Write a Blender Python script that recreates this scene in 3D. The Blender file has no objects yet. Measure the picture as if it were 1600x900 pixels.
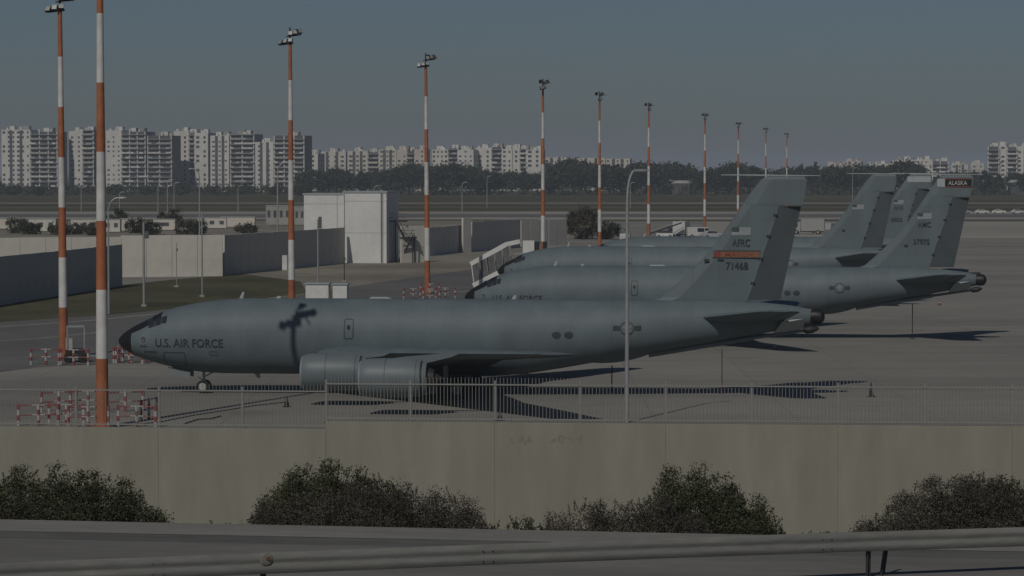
import bpy, bmesh, math, random
import numpy as np
from mathutils import Vector, Matrix, Euler

random.seed(7)
rng = np.random.default_rng(7)
R = math.radians
scene = bpy.context.scene
C = bpy.context.collection

# ------------------------------------------------------------------ camera
F = 4447.0                      # focal length in pixels of the 1600 px wide photograph
CAMZ = 13.0                     # metres above the apron
HOR = 268.0                     # horizon row in the photograph
PITCH = math.atan((450 - HOR) / F)
cam = bpy.data.cameras.new('camera')
cam_o = bpy.data.objects.new('camera', cam)
C.objects.link(cam_o)
cam.sensor_width = 36
cam.sensor_fit = 'HORIZONTAL'
cam.lens = 36 * F / 1600
cam.clip_start = 0.5
cam.clip_end = 60000
cam_o.location = (0, 0, CAMZ)
cam_o.rotation_euler = (math.pi / 2 - PITCH, 0, 0)
scene.camera = cam_o

# ------------------------------------------------------------------ light
SUN_TO = Vector((-0.40, -0.98, 0.97)).normalized()       # direction towards the sun
SUN_EL = math.asin(SUN_TO.z)
SUN_AZ = math.atan2(SUN_TO.x, SUN_TO.y)
world = bpy.data.worlds.new('World')
scene.world = world
world.use_nodes = True
wn = world.node_tree.nodes
wl = world.node_tree.links
wn.clear()
w_out = wn.new('ShaderNodeOutputWorld')
w_bg = wn.new('ShaderNodeBackground')
w_sky = wn.new('ShaderNodeTexSky')
w_sky.sky_type = 'NISHITA'
w_sky.sun_disc = False
w_sky.sun_elevation = SUN_EL
w_sky.sun_rotation = SUN_AZ
w_sky.altitude = 0
w_sky.air_density = 0.8
w_sky.dust_density = 0.8
w_sky.ozone_density = 5.0
w_bg.inputs['Strength'].default_value = 0.060
wl.new(w_sky.outputs['Color'], w_bg.inputs['Color'])
wl.new(w_bg.outputs['Background'], w_out.inputs['Surface'])
sun = bpy.data.lights.new('sun', 'SUN')
sun.energy = 4.4
sun.angle = R(0.5)
sun.color = (1.0, 0.95, 0.86)
sun_o = bpy.data.objects.new('sun', sun)
C.objects.link(sun_o)
sun_o.rotation_euler = SUN_TO.to_track_quat('Z', 'Y').to_euler()
sun_o.location = (0, 0, 200)
scene.view_settings.view_transform = 'Standard'
scene.view_settings.look = 'None'
scene.view_settings.gamma = 1
scene.view_settings.use_curve_mapping = False
scene.view_settings.exposure = -1.43


# ------------------------------------------------------------------ helpers
def PD(px, D, z=0.0):
    """world point at forward distance D, height z, in the viewing direction of photo column px"""
    # depth along the optical axis
    depth = D * math.cos(PITCH) + (CAMZ - z) * math.sin(PITCH)
    return Vector(((px - 800) / F * depth, D, z))


def PG(px, py, z=0.0):
    """world point on the level z seen at photo pixel (px, py)"""
    u, v = (px - 800) / F, (450 - py) / F
    d = Vector((u, math.cos(PITCH) + v * math.sin(PITCH), -math.sin(PITCH) + v * math.cos(PITCH)))
    t = (z - CAMZ) / d.z
    return Vector((d.x * t, d.y * t, z))


def proj(p):
    x, y, z = p[0], p[1], p[2] - CAMZ
    dep = y * math.cos(PITCH) - z * math.sin(PITCH)
    up = y * math.sin(PITCH) + z * math.cos(PITCH)
    return 800 + F * x / dep, 450 - F * up / dep


MATS = {}


def mat(name, col, rough=0.7, var=0.12, scale=1.0, metal=0.0, bump=0.0, col2=None, detail=6.0, spec=0.4,
        stretch=(1, 1, 1), var2=0.0, scale2=0.1):
    if name in MATS:
        return MATS[name]
    m = bpy.data.materials.new(name)
    m.use_nodes = True
    nt = m.node_tree
    b = nt.nodes['Principled BSDF']
    b.inputs['Roughness'].default_value = rough
    b.inputs['Metallic'].default_value = metal
    b.inputs['Specular IOR Level'].default_value = spec
    tc = nt.nodes.new('ShaderNodeTexCoord')
    mp = nt.nodes.new('ShaderNodeMapping')
    mp.inputs['Scale'].default_value = stretch
    nt.links.new(tc.outputs['Object'], mp.inputs['Vector'])
    nz = nt.nodes.new('ShaderNodeTexNoise')
    nz.inputs['Scale'].default_value = scale
    nz.inputs['Detail'].default_value = detail
    nz.inputs['Roughness'].default_value = 0.62
    nt.links.new(mp.outputs['Vector'], nz.inputs['Vector'])
    rp = nt.nodes.new('ShaderNodeMapRange')
    rp.inputs['From Min'].default_value = 0.3
    rp.inputs['From Max'].default_value = 0.7
    nt.links.new(nz.outputs['Fac'], rp.inputs['Value'])
    mx = nt.nodes.new('ShaderNodeMix')
    mx.data_type = 'RGBA'
    c1 = tuple(max(0, c * (1 - var)) for c in col[:3]) + (1,)
    c2 = (tuple(min(1, c * (1 + var)) for c in col[:3]) + (1,)) if col2 is None else tuple(col2[:3]) + (1,)
    if col2 is not None:
        c1 = tuple(col[:3]) + (1,)
    mx.inputs[6].default_value = c1
    mx.inputs[7].default_value = c2
    nt.links.new(rp.outputs['Result'], mx.inputs[0])
    out = mx.outputs[2]
    if var2 > 0:
        n2 = nt.nodes.new('ShaderNodeTexNoise')
        n2.inputs['Scale'].default_value = scale2
        n2.inputs['Detail'].default_value = 4
        nt.links.new(mp.outputs['Vector'], n2.inputs['Vector'])
        r2 = nt.nodes.new('ShaderNodeMapRange')
        r2.inputs['From Min'].default_value = 0.32
        r2.inputs['From Max'].default_value = 0.68
        r2.inputs['To Min'].default_value = 1 - var2
        r2.inputs['To Max'].default_value = 1 + var2
        nt.links.new(n2.outputs['Fac'], r2.inputs['Value'])
        vm = nt.nodes.new('ShaderNodeVectorMath')
        vm.operation = 'SCALE'
        nt.links.new(out, vm.inputs[0])
        nt.links.new(r2.outputs['Result'], vm.inputs['Scale'])
        out = vm.outputs[0]
    nt.links.new(out, b.inputs['Base Color'])
    if bump > 0:
        bp = nt.nodes.new('ShaderNodeBump')
        bp.inputs['Strength'].default_value = bump
        bp.inputs['Distance'].default_value = 0.05
        nt.links.new(nz.outputs['Fac'], bp.inputs['Height'])
        nt.links.new(bp.outputs['Normal'], b.inputs['Normal'])
    MATS[name] = m
    return m


def tag(o, label=None, cat=None, group=None, kind=None):
    if label:
        o['label'] = label
    if cat:
        o['category'] = cat
    if group:
        o['group'] = group
    if kind:
        o['kind'] = kind
    return o


def empty(name, loc=(0, 0, 0), rz=0.0, parent=None):
    o = bpy.data.objects.new(name, None)
    o.empty_display_size = 0.2
    C.objects.link(o)
    o.location = loc
    o.rotation_euler = (0, 0, rz)
    if parent:
        o.parent = parent
    return o


def thing(name, label, cat, loc=(0, 0, 0), rz=0.0, group=None):
    return tag(empty(name, loc, rz), label, cat, group)


def link(name, me, parent=None, loc=(0, 0, 0), rz=0.0):
    o = bpy.data.objects.new(name, me)
    C.objects.link(o)
    o.location = loc
    o.rotation_euler = (0, 0, rz)
    if parent:
        o.parent = parent
    return o


def copy_tree(o, parent=None):
    c = o.copy()
    C.objects.link(c)
    c.parent = parent
    for ch in o.children:
        copy_tree(ch, c)
    return c


class MB:
    def __init__(self):
        self.v, self.f, self.m, self.s = [], [], [], []

    def face(self, idx, mi=0, smooth=False):
        self.f.append(tuple(idx))
        self.m.append(mi)
        self.s.append(smooth)

    def quad(self, a, b, c, d, mi=0):
        n = len(self.v)
        self.v += [tuple(a), tuple(b), tuple(c), tuple(d)]
        self.face((n, n + 1, n + 2, n + 3), mi)

    def box(self, c, s, rz=0.0, mi=0, mat4=None):
        n = len(self.v)
        cx, cy, cz = c
        hx, hy, hz = s[0] / 2, s[1] / 2, s[2] / 2
        co, si = math.cos(rz), math.sin(rz)
        for dz in (-hz, hz):
            for dx, dy in ((-hx, -hy), (hx, -hy), (hx, hy), (-hx, hy)):
                p = (cx + dx * co - dy * si, cy + dx * si + dy * co, cz + dz)
                self.v.append(tuple(mat4 @ Vector(p)) if mat4 else p)
        for q in ((0, 3, 2, 1), (4, 5, 6, 7), (0, 1, 5, 4), (1, 2, 6, 5), (2, 3, 7, 6), (3, 0, 4, 7)):
            self.face([n + i for i in q], mi)
        return self

    def bar(self, p0, p1, w, h, mi=0):
        """rectangular bar between two points"""
        p0, p1 = Vector(p0), Vector(p1)
        d = (p1 - p0).normalized()
        up = Vector((0, 0, 1)) if abs(d.z) < 0.98 else Vector((0, 1, 0))
        r = d.cross(up).normalized()
        u = r.cross(d)
        n = len(self.v)
        for p in (p0, p1):
            for a, b in ((-1, -1), (1, -1), (1, 1), (-1, 1)):
                self.v.append(tuple(p + r * (a * w / 2) + u * (b * h / 2)))
        for q in ((0, 3, 2, 1), (4, 5, 6, 7), (0, 1, 5, 4), (1, 2, 6, 5), (2, 3, 7, 6), (3, 0, 4, 7)):
            self.face([n + i for i in q], mi)
        return self

    def tube(self, p0, p1, r0, r1=None, n=10, mi=0, caps=True, smooth=True):
        r1 = r0 if r1 is None else r1
        p0, p1 = Vector(p0), Vector(p1)
        d = (p1 - p0).normalized()
        up = Vector((0, 0, 1)) if abs(d.z) < 0.9 else Vector((1, 0, 0))
        a = d.cross(up).normalized()
        b = a.cross(d)
        k = len(self.v)
        for p, r in ((p0, r0), (p1, r1)):
            for i in range(n):
                t = 2 * math.pi * i / n
                self.v.append(tuple(p + (a * math.cos(t) + b * math.sin(t)) * r))
        for i in range(n):
            j = (i + 1) % n
            self.face((k + i, k + j, k + n + j, k + n + i), mi, smooth)
        if caps:
            self.face([k + i for i in range(n)][::-1], mi)
            self.face([k + n + i for i in range(n)], mi)
        return self

    def path(self, pts, r, n=6, mi=0):
        for a, b in zip(pts[:-1], pts[1:]):
            self.tube(a, b, r, r, n, mi)
        return self

    def lathe(self, o, axis, prof, n=24, mi=0, smooth=True):
        """profile [(distance along axis, radius)] turned round the axis through o"""
        o, d = Vector(o), Vector(axis).normalized()
        up = Vector((0, 0, 1)) if abs(d.z) < 0.9 else Vector((1, 0, 0))
        a = d.cross(up).normalized()
        b = a.cross(d)
        k = len(self.v)
        for s, r in prof:
            for i in range(n):
                t = 2 * math.pi * i / n
                self.v.append(tuple(o + d * s + (a * math.cos(t) + b * math.sin(t)) * max(r, 1e-4)))
        for j in range(len(prof) - 1):
            for i in range(n):
                i2 = (i + 1) % n
                self.face((k + j * n + i, k + j * n + i2, k + (j + 1) * n + i2, k + (j + 1) * n + i), mi, smooth)
        return self

    def loft(self, secs, mi=0, closed=True, caps=True, smooth=True):
        k = len(self.v)
        n = len(secs[0])
        for s in secs:
            self.v += [tuple(p) for p in s]
        for j in range(len(secs) - 1):
            for i in range(n if closed else n - 1):
                i2 = (i + 1) % n
                self.face((k + j * n + i, k + j * n + i2, k + (j + 1) * n + i2, k + (j + 1) * n + i), mi, smooth)
        if caps and closed:
            self.face([k + i for i in range(n)][::-1], mi)
            q = k + (len(secs) - 1) * n
            self.face([q + i for i in range(n)], mi)
        return self

    def mesh(self, name, mats, sharp=35, fix=False):
        me = bpy.data.meshes.new(name)
        me.from_pydata(self.v, [], self.f)
        if not isinstance(mats, (list, tuple)):
            mats = [mats]
        for m in mats:
            me.materials.append(m)
        me.polygons.foreach_set('material_index', self.m)
        me.polygons.foreach_set('use_smooth', self.s)
        if fix:
            bm = bmesh.new()
            bm.from_mesh(me)
            bmesh.ops.recalc_face_normals(bm, faces=bm.faces)
            bm.to_mesh(me)
            bm.free()
        if any(self.s):
            me.set_sharp_from_angle(angle=R(sharp))
        me.update()
        return me

    def build(self, name, mats, parent=None, loc=(0, 0, 0), rz=0.0, sharp=35, fix=True):
        return link(name, self.mesh(name, mats, sharp, fix), parent, loc, rz)


def text_mesh(txt, height, width=None):
    """flat text as triangles in the x-z plane, lower left at the origin -> (verts [(x, z)], faces)"""
    cu = bpy.data.curves.new('tmp_text', 'FONT')
    cu.body = txt
    cu.size = 1.0
    cu.resolution_u = 3
    cu.offset = 0.012
    ob = bpy.data.objects.new('tmp_text', cu)
    C.objects.link(ob)
    dg = bpy.context.evaluated_depsgraph_get()
    dg.update()
    me = bpy.data.meshes.new_from_object(ob.evaluated_get(dg))
    bm = bmesh.new()
    bm.from_mesh(me)
    bmesh.ops.triangulate(bm, faces=bm.faces)
    vs = np.array([(v.co.x, v.co.y) for v in bm.verts])
    bm.verts.ensure_lookup_table()
    fs = [tuple(v.index for v in f.verts) for f in bm.faces]
    bm.free()
    bpy.data.objects.remove(ob)
    bpy.data.curves.remove(cu)
    bpy.data.meshes.remove(me)
    vs -= vs.min(axis=0)
    k = height / vs[:, 1].max()
    vs[:, 1] *= k
    vs[:, 0] *= (width / vs[:, 0].max()) if width else k
    return vs, fs

# ------------------------------------------------------------------ materials
M_apron = mat('apron_concrete', (0.232, 0.222, 0.200), 0.9, 0.10, 0.35, var2=0.16, scale2=0.05, stretch=(0.35, 1, 1), spec=0.2)


def add_joints(m, px_, py_, w, amt, dark=(0.06, 0.058, 0.054, 1), stain=0.0):
    nt = m.node_tree
    b = nt.nodes['Principled BSDF']
    src = b.inputs['Base Color'].links[0].from_socket
    tc = nt.nodes.new('ShaderNodeTexCoord')
    sp = nt.nodes.new('ShaderNodeSeparateXYZ')
    nt.links.new(tc.outputs['Object'], sp.inputs[0])
    outs = []
    for ax, per in (('X', px_), ('Y', py_)):
        md = nt.nodes.new('ShaderNodeMath')
        md.operation = 'PINGPONG'
        md.inputs[1].default_value = per / 2
        nt.links.new(sp.outputs[ax], md.inputs[0])
        lt = nt.nodes.new('ShaderNodeMath')
        lt.operation = 'LESS_THAN'
        lt.inputs[1].default_value = w if ax == 'X' else w * 2.5
        nt.links.new(md.outputs[0], lt.inputs[0])
        k = nt.nodes.new('ShaderNodeMath')
        k.operation = 'MULTIPLY'
        k.inputs[1].default_value = amt
        nt.links.new(lt.outputs[0], k.inputs[0])
        outs.append(k.outputs[0])
    if stain:
        nz = nt.nodes.new('ShaderNodeTexNoise')
        nz.inputs['Scale'].default_value = 0.16
        nz.inputs['Detail'].default_value = 5
        nt.links.new(tc.outputs['Object'], nz.inputs['Vector'])
        mr = nt.nodes.new('ShaderNodeMapRange')
        mr.inputs['From Min'].default_value = 0.60
        mr.inputs['From Max'].default_value = 0.72
        mr.inputs['To Max'].default_value = stain
        nt.links.new(nz.outputs['Fac'], mr.inputs['Value'])
        outs.append(mr.outputs['Result'])
    f = outs[0]
    for o in outs[1:]:
        mx = nt.nodes.new('ShaderNodeMath')
        mx.operation = 'MAXIMUM'
        nt.links.new(f, mx.inputs[0])
        nt.links.new(o, mx.inputs[1])
        f = mx.outputs[0]
    mix = nt.nodes.new('ShaderNodeMix')
    mix.data_type = 'RGBA'
    nt.links.new(f, mix.inputs[0])
    nt.links.new(src, mix.inputs[6])
    mix.inputs[7].default_value = dark
    nt.links.new(mix.outputs[2], b.inputs['Base Color'])


add_joints(M_apron, 7.5, 7.5, 0.05, 0.22, stain=0.22)
M_asph = mat('asphalt', (0.135, 0.134, 0.131), 0.92, 0.14, 0.5, var2=0.14, scale2=0.05, spec=0.2)
M_grass = mat('grass_ground', (0.060, 0.062, 0.036), 0.95, 0.35, 0.6, col2=(0.105, 0.100, 0.062), var2=0.25, scale2=0.06, spec=0.1)
M_field = mat('far_field', (0.060, 0.062, 0.030), 0.95, 0.3, 0.02, col2=(0.10, 0.09, 0.05), var2=0.15, scale2=0.004, spec=0.1)
M_dirt = mat('dirt', (0.195, 0.175, 0.143), 0.95, 0.3, 0.4, col2=(0.27, 0.25, 0.21), var2=0.2, scale2=0.05, spec=0.1)
M_pale = mat('pale_concrete', (0.30, 0.28, 0.245), 0.9, 0.10, 0.05, var2=0.12, scale2=0.01, spec=0.2)
M_ywl = mat('worn_line_paint', (0.42, 0.40, 0.30), 0.8, 0.25, 3.0, spec=0.2)
M_wall = mat('tan_concrete', (0.262, 0.254, 0.211), 0.9, 0.07, 2.2, var2=0.07, scale2=0.9, bump=0.25, spec=0.2, detail=9, stretch=(1, 1, 0.22))
M_blast = mat('blast_wall_concrete', (0.55, 0.525, 0.47), 0.9, 0.07, 0.8, var2=0.10, scale2=0.12, spec=0.2, bump=0.2)
M_white = mat('white_paint', (0.62, 0.62, 0.60), 0.55, 0.06, 1.5, var2=0.06, scale2=0.3)
M_pole_o = mat('orange_pole_paint', (0.34, 0.118, 0.052), 0.7, 0.16, 2.5, var2=0.2, scale2=0.5)
M_pole_w = mat('white_pole_paint', (0.56, 0.55, 0.53), 0.7, 0.10, 2.5, var2=0.14, scale2=0.5)
M_red = mat('red_barrier_paint', (0.22, 0.058, 0.055), 0.6, 0.2, 4.0)
M_bwh = mat('white_barrier_paint', (0.37, 0.36, 0.35), 0.6, 0.12, 4.0)
M_dark = mat('dark_metal', (0.028, 0.028, 0.03), 0.6, 0.2, 3.0, metal=0.2)
M_galv = mat('galvanised_steel', (0.34, 0.35, 0.35), 0.5, 0.10, 3.0, metal=0.35, var2=0.12, scale2=0.4)
M_rail = mat('weathered_guardrail', (0.190, 0.189, 0.178), 0.8, 0.14, 5.0, metal=0.0, var2=0.16, scale2=0.7, stretch=(0.5, 0.5, 3), bump=0.1)
M_glass = mat('dark_glass', (0.03, 0.035, 0.042), 0.12, 0.2, 1.0, spec=0.6)
M_tyre = mat('rubber', (0.022, 0.022, 0.022), 0.85, 0.2, 6.0)

# aircraft paint with faint streaks and panel wear
def aircraft_paint():
    m = mat('aircraft_grey', (0.116, 0.146, 0.159), 0.58, 0.06, 1.1, var2=0.07, scale2=0.55, stretch=(0.8, 1, 0.35), spec=0.3, detail=8)
    nt = m.node_tree
    b = nt.nodes['Principled BSDF']
    src = b.inputs['Base Color'].links[0].from_socket
    tc = nt.nodes.new('ShaderNodeTexCoord')
    sp = nt.nodes.new('ShaderNodeSeparateXYZ')
    nt.links.new(tc.outputs['Object'], sp.inputs[0])
    fac = None
    for ax, period, wdt in (('X', 1.52, 0.018), ('Z', 0.93, 0.016)):
        md = nt.nodes.new('ShaderNodeMath')
        md.operation = 'PINGPONG'
        md.inputs[1].default_value = period / 2
        nt.links.new(sp.outputs[ax], md.inputs[0])
        lt = nt.nodes.new('ShaderNodeMath')
        lt.operation = 'LESS_THAN'
        lt.inputs[1].default_value = wdt
        nt.links.new(md.outputs[0], lt.inputs[0])
        if fac is None:
            fac = lt.outputs[0]
        else:
            mx = nt.nodes.new('ShaderNodeMath')
            mx.operation = 'MAXIMUM'
            nt.links.new(fac, mx.inputs[0])
            nt.links.new(lt.outputs[0], mx.inputs[1])
            fac = mx.outputs[0]
    k = nt.nodes.new('ShaderNodeMath')
    k.operation = 'MULTIPLY'
    k.inputs[1].default_value = 0.15
    nt.links.new(fac, k.inputs[0])
    mix = nt.nodes.new('ShaderNodeMix')
    mix.data_type = 'RGBA'
    nt.links.new(k.outputs[0], mix.inputs[0])
    nt.links.new(src, mix.inputs[6])
    mix.inputs[7].default_value = (0.03, 0.036, 0.04, 1)
    nt.links.new(mix.outputs[2], b.inputs['Base Color'])
    return m


M_ac = aircraft_paint()
M_ac2 = mat('aircraft_grey_nacelle', (0.135, 0.163, 0.175), 0.5, 0.05, 1.5, var2=0.05, scale2=0.5, spec=0.35)
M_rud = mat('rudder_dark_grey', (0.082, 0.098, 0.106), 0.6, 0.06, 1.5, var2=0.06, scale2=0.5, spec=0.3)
M_radome = mat('radome_black', (0.012, 0.012, 0.013), 0.5, 0.2, 2.0)
M_ink = mat('low_visibility_ink', (0.035, 0.042, 0.046), 0.6, 0.1, 3.0)
M_line = mat('panel_line_ink', (0.055, 0.064, 0.070), 0.6, 0.1, 3.0)
M_lip = mat('polished_inlet_lip', (0.45, 0.48, 0.50), 0.3, 0.05, 3.0, metal=0.6)
M_pale_g = mat('pale_grey_paint', (0.34, 0.37, 0.38), 0.5, 0.08, 3.0)
M_badge = mat('badge_grey', (0.19, 0.21, 0.225), 0.6, 0.1, 3.0)
M_gold = mat('gold_band_paint', (0.22, 0.10, 0.045), 0.6, 0.1, 3.0)
M_redband = mat('red_band_paint', (0.20, 0.045, 0.042), 0.6, 0.15, 3.0)
M_exh = mat('burnt_exhaust_metal', (0.10, 0.095, 0.09), 0.4, 0.2, 3.0, metal=0.7)


# ------------------------------------------------------------------ the setting: ground sheets
def sheet(name, pts, z, m, kind='structure'):
    me = bpy.data.meshes.new(name)
    me.from_pydata([(p[0], p[1], z) for p in pts], [], [tuple(range(len(pts)))])
    me.materials.append(m)
    o = link(name, me)
    o['kind'] = kind
    return o


def px_sheet(name, pix, z, m):
    return sheet(name, [PG(a, b) for a, b in pix], z, m)


# one sheet that reaches the horizon, starting at the boundary wall
sheet('ground', [(-7000, 91), (7000, 91), (7000, 14000), (-7000, 14000)], -0.012, M_field)
sheet('apron', [(-420, 91.2), (420, 91.2), (420, 700), (300, 745), (-60, 745), (-200, 640), (-420, 640)], 0.0, M_apron)
px_sheet('asphalt_taxiway', [(-250, 612), (60, 574), (150, 569), (240, 565), (420, 562), (640, 540), (735, 466), (800, 428), (830, 407),
                             (620, 413), (480, 460), (200, 490), (-250, 520)], 0.006, M_asph)
px_sheet('grass_verge', [(-250, 521), (200, 490.5), (330, 477), (480, 460.5), (560, 432), (536, 411), (350, 429), (180, 446), (-250, 520 - 12)], 0.004, M_grass)
px_sheet('dirt_strip', [(480, 459), (560, 446), (735, 421), (830, 407), (880, 398), (880, 388), (640, 404), (536, 411), (380, 428), (470, 440)], 0.010, M_dirt)
px_sheet('service_yard', [(-300, 374), (620, 372), (900, 372), (960, 352), (960, 345), (-300, 345)], 0.004, M_dirt)
far_x = 2600
sheet('taxiway_pale', [(-far_x, 770), (far_x, 770), (far_x, 925), (-far_x, 925)], 0.03, M_pale)
sheet('taxiway_dark', [(-far_x, 808), (far_x, 808), (far_x, 868), (-far_x, 868)], 0.06, M_asph)
sheet('grass_field', [(-far_x, 930), (far_x, 930), (far_x, 1540), (-far_x, 1540)], 0.03, M_field)
sheet('runway_far', [(-far_x, 1150), (far_x, 1150), (far_x, 1180), (-far_x, 1180)], 0.08, M_pale)
sheet('runway_edge', [(-far_x, 1015), (far_x, 1015), (far_x, 1035), (-far_x, 1035)], 0.08, M_asph)
px_sheet('concrete_stand', [(1100, 372), (1700, 372), (1700, 346.5), (1100, 346.5)], 0.02, M_pale)
# worn painted lines on the apron
def line_px(pts, w, z=0.012):
    P = [PG(a, b) for a, b in pts]
    mb = MB()
    for a, b in zip(P[:-1], P[1:]):
        d = (b - a).normalized()
        n = Vector((-d.y, d.x, 0)) * (w / 2)
        mb.quad((a - n).to_tuple()[:2] + (z,), (b - n).to_tuple()[:2] + (z,), (b + n).to_tuple()[:2] + (z,), (a + n).to_tuple()[:2] + (z,))
    o = mb.build('painted_line', M_ywl)
    o['kind'] = 'structure'
    return o


line_px([(-60, 514), (40, 508), (140, 501), (250, 490), (330, 480), (420, 466), (480, 459)], 0.35)
line_px([(-60, 536), (60, 529), (170, 518)], 0.25)
line_px([(700, 456), (770, 452), (900, 448)], 0.3)
line_px([(1240, 600), (1420, 607), (1650, 612)], 0.12)
line_px([(900, 600.5), (1300, 600.5), (1650, 600.5)], 0.10)
line_px([(1250, 455), (1650, 463)], 0.3)
line_px([(1540, 366), (1660, 366)], 0.9, 0.03)

# near terrain: the elevated road in front of the camera, its slope and the strip at the foot of the boundary wall
BEAM = 0.312
RA, RB = PD(0, 39.6), PD(1600, 46.2)
RA.z, RB.z = CAMZ - (882 - HOR) * 39.6 / F, CAMZ - (825 - HOR) * 46.2 / F
RDIR = (RB - RA)


def rail_p(t):
    p = RA + RDIR * t
    p.z -= 0.10 * (t - 0.5) ** 2 - 0.02
    return p


RAIL = [rail_p(t) for t in np.linspace(-0.25, 1.3, 60)]


def road_z(x):
    t = (x - RA.x) / (RB.x - RA.x)
    return RA.z + (RB.z - RA.z) * t - 0.75


EDGE_Y = 50.3


def terrain_z(x, y):
    zr = road_z(max(-14, min(16, x)))
    if y <= EDGE_Y:
        return zr
    return max(1.45, zr - (y - EDGE_Y) * 0.55)


def build_terrain():
    xs = np.concatenate([np.arange(-60, -16, 4), np.arange(-16, 18, 1.0), np.arange(18, 64, 4)])
    ys = np.concatenate([np.arange(-30, 34, 4), np.arange(34, EDGE_Y, 1.5), [EDGE_Y], np.arange(EDGE_Y + .5, 64, .8), np.arange(64, 90.0, 2.0), [91.0]])
    V, Fc = [], []
    for y in ys:
        for x in xs:
            w = 0.05 * math.sin(x * 1.7) * math.cos(y * 1.3) if y > EDGE_Y + 1 else 0
            V.append((x, y, terrain_z(x, y) + w))
    nx = len(xs)
    for j in range(len(ys) - 1):
        for i in range(nx - 1):
            a = j * nx + i
            Fc.append((a, a + 1, a + nx + 1, a + nx))
    me = bpy.data.meshes.new('embankment')
    me.from_pydata(V, [], Fc)
    me.materials.append(mat('dry_earth', (0.130, 0.118, 0.085), 0.95, 0.2, 3.0, var2=0.2, scale2=0.4, bump=0.4, spec=0.1))
    o = link('embankment', me)
    o['kind'] = 'structure'

    def strip(name, y0, y1, dz, m):
        mb = MB()
        secs = []
        for x in np.arange(-16, 18.1, 1.0):
            secs.append([(x, y0, road_z(max(-14, min(16, x))) + dz), (x, y1, road_z(max(-14, min(16, x))) + dz)])
        mb.loft(secs, closed=False, caps=False, smooth=False)
        o = mb.build(name, m)
        o['kind'] = 'structure'
    strip('road', 20, 47.75, .008, mat('road_asphalt', (0.180, 0.176, 0.166), .92, .12, 4.0, var2=.16, scale2=.35, stretch=(.25, 1.2, 1), bump=.2, spec=.2))
    strip('road_edge_strip', 47.76, 48.75, .006, mat('tar_strip', (0.140, 0.137, 0.130), .92, .15, 4.0, var2=.2, scale2=.4, stretch=(.3, 1, 1), spec=.2))
    strip('concrete_gutter', 48.76, EDGE_Y + .02, .010, mat('gutter_concrete', (0.215, 0.209, 0.194), .92, .10, 4.0, var2=.12, scale2=.5, stretch=(.4, 1, 1), spec=.2))


build_terrain()

# ------------------------------------------------------------------ aircraft
FS = np.array([  # x, z bottom, z top, half width, z of max width
    (0.00, 3.02, 3.06, 0.02, 3.04), (0.08, 2.84, 3.22, 0.20, 3.04), (0.28, 2.62, 3.44, 0.43, 3.03), (0.60, 2.40, 3.68, 0.68, 3.03),
    (0.95, 2.20, 3.90, 0.91, 3.03), (1.70, 1.93, 4.27, 1.22, 3.06), (2.20, 1.78, 4.55, 1.38, 3.10), (2.80, 1.62, 4.83, 1.52, 3.16),
    (3.60, 1.45, 5.07, 1.66, 3.24), (4.80, 1.25, 5.31, 1.77, 3.32), (6.10, 1.17, 5.49, 1.82, 3.38), (7.40, 1.16, 5.58, 1.83, 3.40),
    (12.0, 1.16, 5.60, 1.83, 3.40), (17.0, 1.16, 5.60, 1.83, 3.40), (22.0, 1.16, 5.60, 1.83, 3.40), (23.6, 1.22, 5.60, 1.83, 3.41),
    (25.8, 1.58, 5.60, 1.80, 3.52), (28.0, 1.98, 5.60, 1.71, 3.72), (31.0, 2.52, 5.60, 1.49, 3.98), (34.0, 3.07, 5.58, 1.18, 4.26),
    (37.0, 3.62, 5.50, 0.82, 4.50), (39.0, 4.00, 5.32, 0.52, 4.62), (40.2, 4.25, 5.10, 0.32, 4.66)])


def fsec(x):
    return [float(np.interp(x, FS[:, 0], FS[:, k])) for k in (1, 2, 3, 4)]


def hull(x, t, off=0.0):
    """t: angle from the top, positive on the camera side (left, -y)"""
    zb, zt, w, zc = fsec(x)
    c, s = math.cos(t), math.sin(t)
    h = (zt - zc) if c >= 0 else (zc - zb)
    return Vector((x, -(w + off) * s, zc + (h + off) * c))


def hull_at_z(x, z, off=0.012):
    zb, zt, w, zc = fsec(x)
    h = (zt - zc) if z >= zc else (zc - zb)
    q = max(-1, min(1, (z - zc) / h))
    return Vector((x, -(w * math.sqrt(max(0, 1 - q * q)) + off), z))


def hull_patch(x0, x1, t0, t1, off=0.012, nx=6, nt=6, mirror=False):
    mb = MB()
    for j in range(nx + 1):
        for i in range(nt + 1):
            p = hull(x0 + (x1 - x0) * j / nx, t0 + (t1 - t0) * i / nt, off)
            mb.v.append((p.x, -p.y if mirror else p.y, p.z))
    for j in range(nx):
        for i in range(nt):
            a = j * (nt + 1) + i
            q = (a, a + 1, a + nt + 2, a + nt + 1)
            mb.face(q[::-1] if mirror else q, 0, True)
    return mb


def airfoil(le, chord, z, t, y, inc=0.0, plane='wing'):
    fr = [0, .015, .06, .16, .34, .55, .78, 1.0]
    th = [0, .28, .58, .88, 1.0, .85, .48, .03]
    up = [(le + chord * a, z - inc * chord * a + t * chord * b * 0.52) for a, b in zip(fr, th)]
    lo = [(le + chord * a, z - inc * chord * a - t * chord * b * 0.48) for a, b in zip(fr, th)]
    pts = up + lo[::-1][:-1]
    return [(px, y, pz) for px, pz in pts]


AC_PARTS = []


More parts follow.
